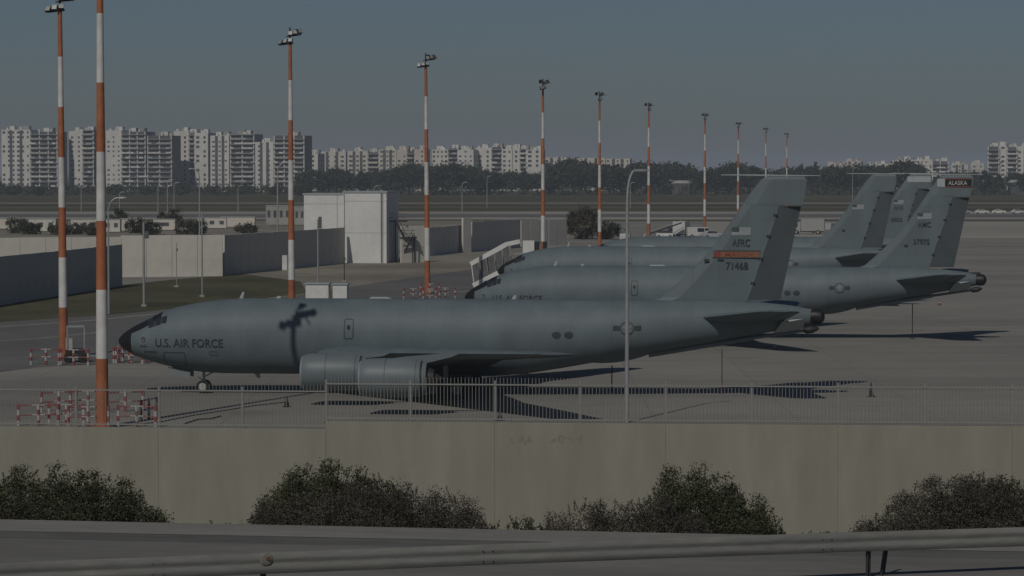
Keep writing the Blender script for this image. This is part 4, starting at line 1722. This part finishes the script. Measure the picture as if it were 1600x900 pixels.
town_building('white block with dark ribs left of the fifth mast', 1900, -12, [(801, 812, 231, 'plain'), (812, 822, 233, 'balcony'), (822, 845, 234, 'plain')], M_fac, grp=MG)
town_building('long flat white slab block with a dark roof edge', 1920, -8, [(850, 885, 246, 'plain'), (885, 900, 247, 'balcony'), (900, 945, 247, 'plain'), (945, 983, 248, 'plain')], M_fac2, plant=False, grp=MG)
RG = 'pale blocks at the right of the skyline'
town_building('small far block above the nearest jet\'s fin probe', 2500, -12, [(1290, 1316, 257, 'plain')], M_fac3, grp=RG)
town_building('low far block with a pale pinkish front', 2500, -12, [(1318, 1345, 252, 'plain')], M_fac3, grp=RG)
town_building('low white block above the third jet\'s fin', 2300, -12, [(1352, 1392, 256, 'plain')], M_fac, grp=RG)
town_building('wide white block right of the round tree', 2100, -10, [(1394, 1430, 250, 'plain'), (1430, 1455, 249, 'plain'), (1455, 1479, 252, 'balcony')], M_fac, grp=RG)
town_building('low cream block between the white block and the right towers', 2300, -10, [(1486, 1512, 257, 'plain'), (1516, 1536, 255, 'plain')], M_fac2, grp=RG)
town_building('tower with dark balconies near the right edge', 1950, -14, [(1544, 1560, 229, 'balcony'), (1560, 1571, 227, 'plain')], M_fac, grp=RG)
town_building('pale tower cut off by the right edge', 1950, -14, [(1574, 1588, 230, 'balcony'), (1588, 1625, 229, 'plain')], M_fac, grp=RG)

# houses half hidden among the trees
def house(label, px, py, D, w, h, d, rz):
    p = PD(px, D)
    z = 13 - (py - HOR) * D / F
    root = thing('house', label, 'house', (p.x, p.y, 0), R(rz), 'low houses among the far trees')
    mb = MB()
    mb.box((0, 0, z - h * .4 - (z - h * .4) / 2 + .0), (w, d, z - h * .4))
    mb.build('wall', M_core, root)
    mb = MB()
    e = z - h * .4
    mb.loft([[(-w / 2 - .4, -d / 2 - .4, e), (w / 2 + .4, -d / 2 - .4, e), (w / 2 + .4, d / 2 + .4, e), (-w / 2 - .4, d / 2 + .4, e)],
             [(-w / 2 + 1, -.2, z), (w / 2 - 1, -.2, z), (w / 2 - 1, .2, z), (-w / 2 + 1, .2, z)]], smooth=False)
    mb.build('roof', M_slab, root)
    for q in (-.3, 0, .3):
        mb = MB()
        mb.box((w * q, -d / 2 - .02, e - 1.5), (1.0, .12, 1.2))
        mb.build('window', M_win, root)


house('white pitched roof house showing through the trees, upper one', 1050, 278, 1640, 9, 4, 8, 10)
house('white pitched roof house showing through the trees, lower one', 1066, 282, 1600, 10, 4, 8, -15)
house('small pale house at the tree foot near the right edge', 1590, 281, 1600, 10, 4, 8, 0)
house('small white house behind the trees right of the tower row', 516, 275, 1660, 9, 4, 8, 5)
house('small white house at the tree foot above the fifth mast\'s left', 633, 265, 1700, 9, 4, 8, -5)

# ------------------------------------------------------------------ foliage
def leaf_mat(name, c1, c2, c3, rough=.7):
    m = bpy.data.materials.new(name)
    m.use_nodes = True
    nt = m.node_tree
    b = nt.nodes['Principled BSDF']
    b.inputs['Roughness'].default_value = rough
    b.inputs['Specular IOR Level'].default_value = .2
    g = nt.nodes.new('ShaderNodeNewGeometry')
    r = nt.nodes.new('ShaderNodeValToRGB')
    r.color_ramp.elements[0].color = c1 + (1,)
    r.color_ramp.elements[1].color = c3 + (1,)
    e = r.color_ramp.elements.new(.5)
    e.color = c2 + (1,)
    nt.links.new(g.outputs['Random Per Island'], r.inputs['Fac'])
    tc = nt.nodes.new('ShaderNodeTexCoord')
    nz = nt.nodes.new('ShaderNodeTexNoise')
    nz.inputs['Scale'].default_value = 1.1
    nz.inputs['Detail'].default_value = 3
    nt.links.new(tc.outputs['Object'], nz.inputs['Vector'])
    mr = nt.nodes.new('ShaderNodeMapRange')
    mr.inputs['From Min'].default_value = .35
    mr.inputs['From Max'].default_value = .65
    mr.inputs['To Min'].default_value = .7
    mr.inputs['To Max'].default_value = 1.3
    nt.links.new(nz.outputs['Fac'], mr.inputs['Value'])
    vm = nt.nodes.new('ShaderNodeVectorMath')
    vm.operation = 'SCALE'
    nt.links.new(r.outputs['Color'], vm.inputs[0])
    nt.links.new(mr.outputs['Result'], vm.inputs['Scale'])
    nt.links.new(vm.outputs[0], b.inputs['Base Color'])
    return m


L_tree = leaf_mat('tree_leaves', (.024, .031, .016), (.038, .047, .023), (.062, .069, .032))
L_tree2 = leaf_mat('tree_leaves_olive', (.026, .030, .016), (.042, .046, .024), (.066, .066, .034))
L_green = leaf_mat('shrub_leaves_green', (.034, .038, .019), (.050, .056, .027), (.074, .078, .039))
L_dry = leaf_mat('shrub_leaves_dry', (.052, .046, .037), (.070, .062, .049), (.092, .083, .064))
L_mix = leaf_mat('shrub_leaves_mixed', (.042, .043, .027), (.060, .059, .037), (.084, .080, .050))
L_dust = leaf_mat('dusty_leaves', (.04, .036, .022), (.07, .062, .038), (.11, .095, .06))
M_bark = mat('bark', (.060, .048, .035), .9, .3, 6.0)


def leaves(name, pts, size, m, parent, up_bias=0.3, jit=.4, aspect=.55):
    """one small quad per point"""
    n = len(pts)
    d = rng.normal(size=(n, 3))
    d[:, 2] += up_bias
    d /= np.linalg.norm(d, axis=1)[:, None]
    e = rng.normal(size=(n, 3))
    e -= (e * d).sum(1)[:, None] * d
    e /= np.linalg.norm(e, axis=1)[:, None]
    sz = size * (1 + jit * rng.uniform(-1, 1, n))[:, None]
    a = d * sz
    b = e * sz * aspect
    V = np.stack([pts - a * .5, pts + b * .5, pts + a * .5, pts - b * .5], axis=1).reshape(-1, 3)
    me = bpy.data.meshes.new(name)
    me.vertices.add(4 * n)
    me.vertices.foreach_set('co', V.ravel())
    me.loops.add(4 * n)
    me.loops.foreach_set('vertex_index', np.arange(4 * n, dtype=np.int32))
    me.polygons.add(n)
    me.polygons.foreach_set('loop_start', np.arange(0, 4 * n, 4, dtype=np.int32))
    me.update(calc_edges=True)
    me.materials.append(m)
    return link(name, me, parent) if parent is not None else me


def crown_points(n_clump, per, rx, ry, rz, zc, sig, flat=0.0):
    out = []
    lob = rng.normal(size=(7, 3))
    lob /= np.linalg.norm(lob, axis=1)[:, None]
    amp = rng.uniform(-.22, .22, 7)
    for _ in range(n_clump):
        v = rng.normal(size=3)
        v /= np.linalg.norm(v)
        r = rng.uniform(.45, 1.0) ** .5 * (1 + float((amp * np.maximum(0, lob @ v) ** 2).sum()))
        c = np.array([v[0] * rx * r, v[1] * ry * r, zc + v[2] * rz * r])
        out.append(c + rng.normal(size=(per, 3)) * sig * rng.uniform(.6, 1.3))
    return np.concatenate(out)


def tree_proto(kind):
    """unit prototypes about 14 m tall: (trunk mesh, crown mesh)"""
    mb = MB()
    if kind == 'cypress':
        mb.tube((0, 0, 0), (0, 0, 6), .25, .1, 7)
        pts = []
        for k in range(60):
            z = rng.uniform(1, 14.5)
            r = 1.5 * min(1, (15 - z) / 6) * min(1, z / 3)
            a = rng.uniform(0, 6.28)
            pts.append(np.array([r * .8 * math.cos(a), r * .8 * math.sin(a), z]) + rng.normal(size=(22, 3)) * np.array([.35, .35, .7]))
        P = np.concatenate(pts)
        return mb.mesh('trunk', M_bark), leaves('crown', P, .8, L_tree, None)
    mb.tube((0, 0, 0), (.2, 0, 4.5), .42, .28, 8)
    for k in range(6):
        a = k * 1.05 + .3
        mb.tube((.2, 0, 3.6 + .25 * k), (3 * math.cos(a), 3 * math.sin(a), 7.5 + .3 * k), .18, .05, 6)
    if kind == 'round':
        P = crown_points(85, 26, 5.2, 5.2, 5.0, 8.4, .75)
    elif kind == 'broad':
        P = crown_points(95, 26, 7.0, 6.5, 4.2, 8.0, .8)
    elif kind == 'tall':
        P = crown_points(90, 26, 4.2, 4.2, 6.6, 8.2, .8)
    else:
        P = crown_points(80, 24, 6.0, 5.5, 4.6, 6.2, .9)
    P[:, 2] = np.maximum(P[:, 2], .5)
    return mb.mesh('trunk', M_bark), leaves('crown', P, 1.0, L_tree if kind != 'low' else L_tree2, None, aspect=.8)


PROTO = {k: tree_proto(k) for k in ('round', 'broad', 'tall', 'low', 'cypress')}
TREES = []
# skyline of the tree belt: (column, row of the top)
TOPS = [(-10, 283), (20, 290), (60, 292), (100, 290), (140, 291), (180, 288), (230, 290), (280, 288), (330, 291), (380, 287), (430, 291), (470, 286), (484, 268), (505, 270), (525, 265), (545, 266), (565, 267),
        (585, 268), (605, 265), (620, 264), (640, 258), (660, 261), (680, 259), (700, 258), (722, 259), (745, 262), (765, 268), (785, 272), (800, 268), (820, 267), (840, 272), (862, 275),
        (880, 256), (898, 252), (915, 257), (935, 259), (953, 257), (972, 263), (990, 256), (1010, 256), (1030, 258), (1048, 257), (1066, 258), (1085, 262), (1102, 266), (1120, 262),
        (1138, 259), (1155, 257), (1172, 259), (1190, 263), (1210, 268), (1230, 264), (1248, 262), (1268, 260), (1290, 264), (1310, 262), (1330, 261), (1350, 260), (1372, 259), (1395, 262), (1415, 254),
        (1440, 272), (1465, 274), (1490, 268), (1515, 270), (1538, 266), (1560, 272), (1585, 270), (1610, 268)]
names = ['round-crowned', 'broad', 'tall', 'low bushy']
keys = ['round', 'broad', 'tall', 'low']
for i, (px, yt) in enumerate(TOPS):
    D = 1540 + random.uniform(-10, 160)
    H = 13 - (yt - HOR) * D / F
    k = 3 if H < 7 else random.choice((0, 1, 1, 2))
    hk = {0: 13.6, 1: 12.6, 2: 15.2, 3: 11.2}[k]
    TREES.append((px, D, H / hk, random.uniform(.95, 1.35) * (1.25 if k == 3 else 1), keys[k], names[k]))
for px, yt in ((1056, 252), (1077, 254), (1274, 252), (1142, 256), (1252, 256)):
    D = 1700
    TREES.append((px, D, (13 - (yt - HOR) * D / F) / 15, 1.0, 'cypress', 'narrow cypress'))
TREES.sort(key=lambda t: t[0])


def ordinal(n):
    u = ['', 'first', 'second', 'third', 'fourth', 'fifth', 'sixth', 'seventh', 'eighth', 'ninth', 'tenth', 'eleventh', 'twelfth', 'thirteenth', 'fourteenth', 'fifteenth', 'sixteenth', 'seventeenth', 'eighteenth', 'nineteenth']
    t = {2: 'twent', 3: 'thirt', 4: 'fort', 5: 'fift', 6: 'sixt', 7: 'sevent', 8: 'eight', 9: 'ninet'}
    if n < 20:
        return u[n]
    return t[n // 10] + ('ieth' if n % 10 == 0 else 'y-' + u[n % 10])


for i, (px, D, sc, wid, key, nm) in enumerate(TREES):
    p = PD(px, D)
    root = thing('belt_tree', f'{nm} dark tree, {ordinal(i + 1)} from the left in the far tree belt', 'tree', p, random.uniform(0, 6.28), 'trees of the far belt')
    root.scale = (sc * wid, sc * wid, sc)
    link('trunk', PROTO[key][0], root)
    link('crown', PROTO[key][1], root)
# a denser understorey that reads as one mass at the foot of the belt
P = []
for _ in range(900):
    px = random.uniform(-40, 1640)
    D = random.uniform(1530, 1700)
    p = PD(px, D)
    hmax = 4.5 if px < 480 else 7.5
    z = random.uniform(.4, hmax)
    P.append(np.array([p.x, p.y, z]) + rng.normal(size=(22, 3)) * np.array([1.6, 1.6, .9]))
P = np.concatenate(P)
P[:, 2] = np.maximum(P[:, 2], .2)
us = leaves('understorey', P, 1.2, L_tree, None, aspect=.8)
tag(link('understorey', us), 'dark scrub filling the foot of the far tree belt', 'scrub', kind='stuff')


# dusty thicket near the sixth mast
def thicket(label, px, D, w, h, m, n=90, cat='bush', leaf=.35, asp=.7):
    p = PD(px, D)
    root = thing('bush', label, cat, p, random.uniform(0, 6), 'bushes behind the blast walls')
    P = crown_points(n, 40, w / 2, w / 2.4, h * .46, h * .5, .32)
    P[:, 2] = np.maximum(P[:, 2], .08)
    tag(leaves('foliage', P, leaf, m, root, aspect=asp), kind='stuff')
    mb = MB()
    for k in range(5):
        a = k * 1.3
        mb.tube((0, 0, 0), (w * .25 * math.cos(a), w * .2 * math.sin(a), h * .6), .08, .03, 6)
    tag(mb.build('stems', M_bark, root), kind='stuff')


thicket('tall dusty thicket beside the sixth mast', 909, 548, 7.4, 6.0, L_dust, 70, leaf=1.3, asp=.10)
thicket('dark lower bush right of the dusty thicket', 948, 546, 4.6, 3.4, L_tree2, 40, leaf=.8, asp=.2)
for px, D, w, h, m, lb in ((28, 600, 6.5, 3.0, L_tree2, 'dark bush above the far left wall'), (48, 590, 5, 2.4, L_tree2, 'second bush above the far left wall'), (92, 585, 5, 2.2, L_dust, 'bush just left of the second mast'), (125, 590, 7, 2.2, L_tree2, 'wide bush between the two left masts'),
                            (148, 580, 4, 2.0, L_dust, 'pale bush left of the nearest mast'), (182, 640, 5, 4.8, L_tree2, 'tall bush right of the nearest mast'), (212, 600, 4, 3.2, L_tree2, 'dark bush above the cream wall\'s left end'),
                            (236, 585, 5, 2.8, L_tree2, 'dark bush above the post box'), (268, 660, 6, 4.4, L_tree2, 'bush before the pale road above the cream wall'), (292, 590, 6, 3.0, L_dust, 'dusty bush above the middle of the cream wall'), (310, 585, 4.5, 2.8, L_tree2, 'bush above the right of the cream wall'), (385, 600, 5, 1.8, L_dust, 'low bush above the shaded wall')):
    thicket(lb, px, D, w, h, m, 40)

# ------------------------------------------------------------------ shrubs in front of the boundary wall
def shrub(label, D, m, outline, leaf=.058, ry=1.5, dens=230, sprigs=24, sub=None, grp='shrubs before the boundary wall'):
    """a mound of foliage: height profile along its length, rounded in depth"""
    ox = np.array([q[0] for q in outline], float)
    oy = np.array([q[1] for q in outline], float)
    zf = terrain_z(0, D) - .1
    xc = (ox[0] + ox[-1]) / 2
    root = thing('shrub', label, 'shrub', PD(xc, D, zf), 0, grp)
    X = np.array([PD(a, D, zf).x for a in ox]) - PD(xc, D, zf).x
    H = CAMZ - (oy - HOR) * D / F - zf
    # run the flanks down to the ground
    X = np.concatenate([[X[0] - .9], X, [X[-1] + .9]])
    H = np.concatenate([[.1], H, [.1]])
    L = X[-1] - X[0]

    def hgt(x):
        return np.interp(x, X, H) + .04 * np.sin(9 * x + xc) + .03 * np.sin(23 * x + D)
    n = int(L * 2 * ry * dens * 1.35)
    x = rng.uniform(X[0], X[-1], n)
    b = rng.uniform(-1, 1, n)
    Hx = np.maximum(hgt(x), .1) * (1 - np.abs(b) ** 2.4) ** .5
    Hx = Hx * (1 - .07 * (1 + np.sin(4.3 * x + 5 * b + D) * np.cos(3.1 * x - 6 * b + xc)))
    t = rng.uniform(.30, 1, n) ** .45
    keep = (Hx * t > 1.1) | (rng.uniform(size=n) < .12)
    x, b, z = x[keep], b[keep], (Hx * t)[keep]
    cen = np.stack([x, b * ry, z], axis=1)
    per = 19
    P = (cen[:, None, :] + rng.normal(size=(len(cen), per, 3)) * np.array([.085, .085, .055])).reshape(-1, 3)
    P[:, 2] = np.clip(P[:, 2], .03, None)
    tag(leaves('foliage', P, leaf, m, root, up_bias=.5), kind='stuff')
    sp = []
    mb = MB()
    for _ in range(sprigs):
        xx = rng.uniform(X[1], X[-2])
        hb = float(hgt(xx))
        base = np.array([xx, rng.uniform(-.5, .3), hb * .93])
        tip = base + np.array([rng.normal() * .07, rng.normal() * .06, rng.uniform(.10, .26)])
        mb.tube(base, tip, .010, .004, 4, caps=False)
        q = rng.uniform(-.4, 1, 34)[:, None]
        sp.append(base + (tip - base) * q + rng.normal(size=(34, 3)) * .022)
    for k in range(9):
        xx = X[1] + (X[-2] - X[1]) * (k + .5) / 9
        mb.tube((xx * .6, 0, -.1), (xx, rng.normal() * .4, float(hgt(xx)) * .7), .05, .012, 6)
    tag(mb.build('stems', M_bark, root, fix=False), kind='stuff')
    tag(leaves('sprigs', np.concatenate(sp), leaf * .85, sub or m, root), kind='stuff')
    return root


shrub('large dark green shrub at the lower left', 70, L_green, [(-120, 745), (-60, 733), (0, 730), (60, 725), (100, 723), (150, 726), (190, 740), (220, 760), (240, 787), (262, 808), (290, 835)], sprigs=46)
shrub('olive shrub filling the lower left corner', 65, L_mix, [(-140, 790), (-60, 768), (0, 764), (60, 772), (110, 790), (150, 815), (180, 845)], sprigs=14)
shrub('green shrub top rising behind the dry dome left of centre', 74, L_green, [(405, 790), (425, 755), (445, 730), (465, 724), (490, 724), (510, 711), (530, 718), (560, 732), (590, 733), (605, 747), (640, 775)], sprigs=26)
shrub('wide dry brown dome of a shrub left of centre', 69, L_dry, [(372, 845), (386, 800), (402, 784), (430, 776), (470, 770), (510, 758), (550, 749), (590, 748), (630, 753), (680, 758), (715, 763), (742, 782), (762, 810), (782, 840)], leaf=.05, dens=260, sprigs=30)
shrub('low green weeds between the brown dome and the dry bush', 67, L_mix, [(745, 838), (775, 818), (800, 806), (825, 808), (850, 814), (875, 832)], sprigs=26, dens=160)
shrub('dry reddish bush at the foot of the green shrub right of centre', 67.5, L_dry, [(840, 840), (862, 800), (900, 782), (930, 775), (960, 778), (990, 782), (1020, 768), (1050, 780), (1090, 800), (1120, 835)], leaf=.05, sprigs=36)
shrub('tall green shrub right of centre', 72, L_green, [(1000, 800), (1025, 755), (1040, 723), (1060, 725), (1085, 728), (1120, 731), (1145, 748), (1165, 768), (1188, 772), (1202, 790), (1216, 818), (1234, 850)], sprigs=34)
shrub('wide brown shrub at the lower right', 70, L_dry, [(1305, 850), (1335, 818), (1365, 800), (1395, 776), (1418, 748), (1450, 740), (1490, 737), (1530, 736), (1570, 746), (1600, 752), (1660, 762), (1720, 790)], leaf=.05, dens=250, sprigs=34, sub=L_green)
shrub('leafy olive shrub at the right edge', 74, L_mix, [(1470, 775), (1505, 745), (1525, 731), (1560, 738), (1600, 748), (1680, 752), (1730, 780)], sprigs=24)
shrub('row of small weeds in the left gap at the wall foot', 64, L_mix, [(285, 840), (310, 819), (335, 816), (360, 818), (385, 835)], sprigs=30, dens=120, ry=.8)
shrub('small pointed weeds in the right gap at the wall foot', 64, L_green, [(1225, 852), (1250, 838), (1275, 832), (1300, 834), (1335, 850)], sprigs=30, dens=120, ry=.8)

# ------------------------------------------------------------------ vehicles
def paint(name, c):
    return mat(name, c, .4, .06, 2.0, spec=.5)


def wheel_set(root, xs, w, r):
    for x in xs:
        for s in (-1, 1):
            mb = MB()
            mb.lathe((x, s * w / 2 - .11, r), (0, 1, 0), [(0, r * .5), (0, r * .85), (.04, r), (.18, r), (.22, r * .85), (.22, r * .5)], 14)
            wh = mb.build('wheel', M_tyre, root)
            mb = MB()
            mb.lathe((x, s * w / 2 - .115, r), (0, 1, 0), [(0, .01), (0, r * .52), (.23, r * .52), (.23, .01)], 12)
            mb.build('rim', M_galv, wh)


def extrude(prof, y0, y1, taper=0.0):
    zs = [b for a, b in prof]
    z0, z1 = min(zs), max(zs)
    def sec(y, sg):
        return [(a, y - sg * taper * max(0, (b - z0) / (z1 - z0) - .45), b) for a, b in prof]
    mb = MB()
    mb.loft([sec(y0, -1), sec(y1, 1)], smooth=False)
    return mb


def make_car(label, loc, rz, col, kind='car', grp=None):
    m = paint('vehicle_' + '_'.join(str(int(c * 100)) for c in col), col)
    root = thing({'car': 'parked_car', 'van': 'service_van', 'pickup': 'pickup_truck', 'truck': 'box_truck'}[kind], label, {'car': 'car', 'van': 'van', 'pickup': 'pickup', 'truck': 'truck'}[kind], loc, rz, grp)
    W = {'car': 1.75, 'van': 1.95, 'pickup': 1.85, 'truck': 2.3}[kind]
    if kind == 'car':
        body = [(-2.1, .35), (2.1, .35), (2.15, .75), (1.95, .92), (1.1, .98), (.5, 1.42), (-.9, 1.45), (-1.6, 1.0), (-2.1, .95), (-2.15, .6)]
        win = [((1.0, .98), (.48, 1.36), (.05, 1.37), (.05, .98)), ((-.02, .98), (-.02, 1.37), (-.85, 1.39), (-1.4, 1.0))]
        wx, r = (-1.3, 1.3), .31
    elif kind == 'van':
        body = [(-2.5, .4), (2.5, .4), (2.55, 1.0), (2.3, 1.15), (1.75, 1.95), (1.4, 2.1), (-2.45, 2.12), (-2.5, 1.9)]
        win = [((2.15, 1.2), (1.68, 1.88), (1.0, 1.9), (1.0, 1.2)), ((.85, 1.2), (.85, 1.9), (-.5, 1.9), (-.5, 1.2))]
        wx, r = (-1.6, 1.6), .35
    elif kind == 'pickup':
        body = [(-2.5, .5), (2.45, .5), (2.5, .95), (2.3, 1.08), (1.3, 1.12), (.8, 1.7), (-.35, 1.72), (-.5, 1.1), (-2.5, 1.1)]
        win = [((1.15, 1.14), (.76, 1.62), (.25, 1.63), (.25, 1.14)), ((.18, 1.14), (.18, 1.63), (-.32, 1.63), (-.4, 1.14))]
        wx, r = (-1.6, 1.55), .38
    else:
        body = [(1.4, .6), (3.2, .6), (3.25, 1.5), (3.0, 2.35), (2.7, 2.45), (1.4, 2.45)]
        win = [((3.12, 1.55), (2.92, 2.25), (2.0, 2.25), (2.0, 1.55))]
        wx, r = (-2.2, 2.3), .45
    extrude(body, -W / 2, W / 2, .35 if kind != 'truck' else .1).build('body' if kind != 'truck' else 'cab', m, root)
    tp = .35 if kind != 'truck' else .1
    zs = [b for a, b in body]
    z0, z1 = min(zs), max(zs)
    for q in win:
        for s in (-1, 1):
            mb = MB()
            for a, b in q:
                mb.v.append((a, s * (W / 2 + .012 - tp * max(0, (b - z0) / (z1 - z0) - .45)), b))
            mb.face(range(4))
            mb.build('side_window', M_glass, root, fix=False)
    if kind == 'truck':
        mb = MB()
        mb.box((-1.1, 0, 1.95), (4.8, 2.4, 2.5))
        mb.build('cargo_box', m, root)
        mb = MB()
        mb.box((-.2, 0, .62), (6.2, 1.0, .22))
        mb.build('chassis', M_dark, root)
    wheel_set(root, wx, W, r)
    for s in (-1, 1):
        mb = MB()
        mb.box(((2.14 if kind == 'car' else 2.5 if kind != 'truck' else 3.24), s * W * .36, .72 if kind != 'truck' else .95), (.06, .3, .16))
        mb.build('headlight', M_bwh, root)
    return root


GV = 'ground vehicles parked beyond the jets'
make_car('white box truck standing left of the eighth mast', PG(1066, 371), R(75), (.55, .55, .53), 'truck', GV)
make_car('white van parked just right of the box truck', PG(1092, 371.5), R(10), (.5, .5, .48), 'van', GV)
make_car('dark pickup beside the white box truck', PG(1048, 369), R(5), (.05, .055, .06), 'pickup', GV)
make_car('white van behind the farthest jet\'s roof, by the curved lamp post', PD(977, 500), R(85), (.5, .5, .48), 'van', GV)
make_car('small pale car under the eighth mast', PG(1112, 372), R(20), (.4, .4, .4), 'car', GV)
make_car('white truck showing right of the nearest fin', PG(1262, 366), R(170), (.30, .30, .29), 'truck', GV)
make_car('white van left of the dark loader', PG(1284, 364), R(150), (.32, .32, .32), 'van', GV)
make_car('dark pickup right of the white truck and van', PG(1303, 362), R(5), (.04, .04, .045), 'pickup', GV)
CR = 'cars parked in a row at the far right'
for i, (px, c) in enumerate(((1506, (.3, .3, .3)), (1534, (.55, .55, .53)), (1561, (.55, .54, .5)), (1590, (.5, .5, .5)), (1612, (.12, .12, .13)))):
    make_car(['first car of the far right row, grey', 'white car second in the far right row', 'white car third in the far right row', 'pale car fourth in the far right row', 'dark car cut by the right edge in the far row'][i], PG(px, 334), R(random.uniform(-12, 12)), c, 'car', CR)


# belt loader with a raised dark conveyor
def belt_loader():
    root = thing('belt_loader', 'belt loader with a raised dark conveyor left of the white box truck', 'belt loader', PG(1038, 372), R(0))
    extrude([(-1.6, .4), (1.6, .4), (1.65, .95), (-1.6, 1.0)], -.9, .9).build('body', M_white, root)
    mb = MB()
    mb.bar((-3.0, 0, .8), (3.4, 0, 3.0), .8, .25)
    mb.build('conveyor', M_dark, root)
    for s in (-1, 1):
        mb = MB()
        mb.bar((-3.0, s * .45, 1.25), (3.4, s * .45, 3.45), .05, .08)
        mb.build('side_rail', M_galv, root)
    wheel_set(root, (-1.1, 1.1), 1.7, .33)


belt_loader()


# portable cabins and containers in the yard behind the walls
def cabin(label, px, py, w, d, h, rz, m, windows=3):
    root = thing('site_cabin', label, 'cabin', PG(px, py), R(rz), 'cabins and containers in the yard behind the walls')
    mb = MB()
    mb.box((0, 0, h / 2 + .15), (w, d, h))
    mb.build('walls', m, root)
    mb = MB()
    mb.box((0, 0, h + .22), (w + .2, d + .2, .12))
    mb.build('roof', M_pale_g, root)
    for k in range(windows):
        mb = MB()
        mb.box((-w / 2 + w * (k + .5) / windows, -d / 2 - .02, h * .6), (w / windows * .45, .06, h * .35))
        mb.build('window', M_win, root)


for a in (('white cabin at the far left edge behind the walls', 4, 358, 5.5, 2.5, 2.3, 4, M_fac2, 2), ('white cabin left of the second mast', 66, 362, 6.5, 2.6, 2.6, -4, M_blast, 3), ('cream cabin between the left masts', 133, 360, 6.0, 2.5, 2.3, 3, M_fac2, 3),
          ('pale cabin right of the nearest mast', 176, 363, 3.5, 2.5, 2.6, 0, M_blast, 2), ('cream container above the cream wall\'s left', 205, 361, 4.2, 2.5, 2.5, 5, M_fac2, 0), ('cream container above the cream wall\'s middle', 258, 360, 4.8, 2.5, 2.3, -3, M_fac2, 1), ('pale cabin above the cream wall\'s right end', 332, 357, 6.5, 2.5, 2.3, 2, M_blast, 3),
          ('long cream container above the shaded wall', 372, 355, 8.0, 2.5, 2.2, 0, M_fac2, 0), ('two-storey site office with window rows left of the third mast', 437, 352, 6.0, 4.0, 4.6, -6, M_roofp, 4), ('pale stacked office right of the third mast', 466, 352, 4.0, 4.0, 4.4, -6, M_roofp, 3)):
    cabin(*a)

# slim far light poles beyond the walls
for i, (px, yt, D) in enumerate(((127, 292, 900), (187, 300, 880), (247, 285, 860), (262, 280, 840), (272, 285, 830), (372, 290, 900), (585, 290, 880), (722, 285, 900), (761, 275, 1000), (985, 285, 1000), (1332, 262, 1150))):
    H = 13 - (yt - HOR) * D / F
    curved_lamp('slim far light pole, ' + ['leftmost of all', 'second from the left', 'third from the left', 'fourth from the left', 'fifth from the left', 'left of the third mast', 'left of the fourth mast', 'right of the fourth mast', 'left of the fifth mast', 'right of the curved lamp post', 'beside the third jet\'s fin'][i], px, D, H, .14, .9, 0, M_galv, 'slim light poles beyond the walls')

# ------------------------------------------------------------------ thin summer haze
mb = MB()
mb.box((0, 6900, 34.0), (14600, 14600, 72.0))
hz = mb.build('haze', [])
hm = bpy.data.materials.new('haze_air')
hm.use_nodes = True
hm.node_tree.nodes.clear()
ho = hm.node_tree.nodes.new('ShaderNodeOutputMaterial')
hv = hm.node_tree.nodes.new('ShaderNodeVolumePrincipled')
hv.inputs['Color'].default_value = (0.80, 0.88, 1.0, 1)
hv.inputs['Density'].default_value = 0.00017
hv.inputs['Anisotropy'].default_value = 0.0
hm.node_tree.links.new(hv.outputs['Volume'], ho.inputs['Volume'])
hz.data.materials.append(hm)
tag(hz, 'thin pale haze over the whole airfield', 'haze', kind='stuff')
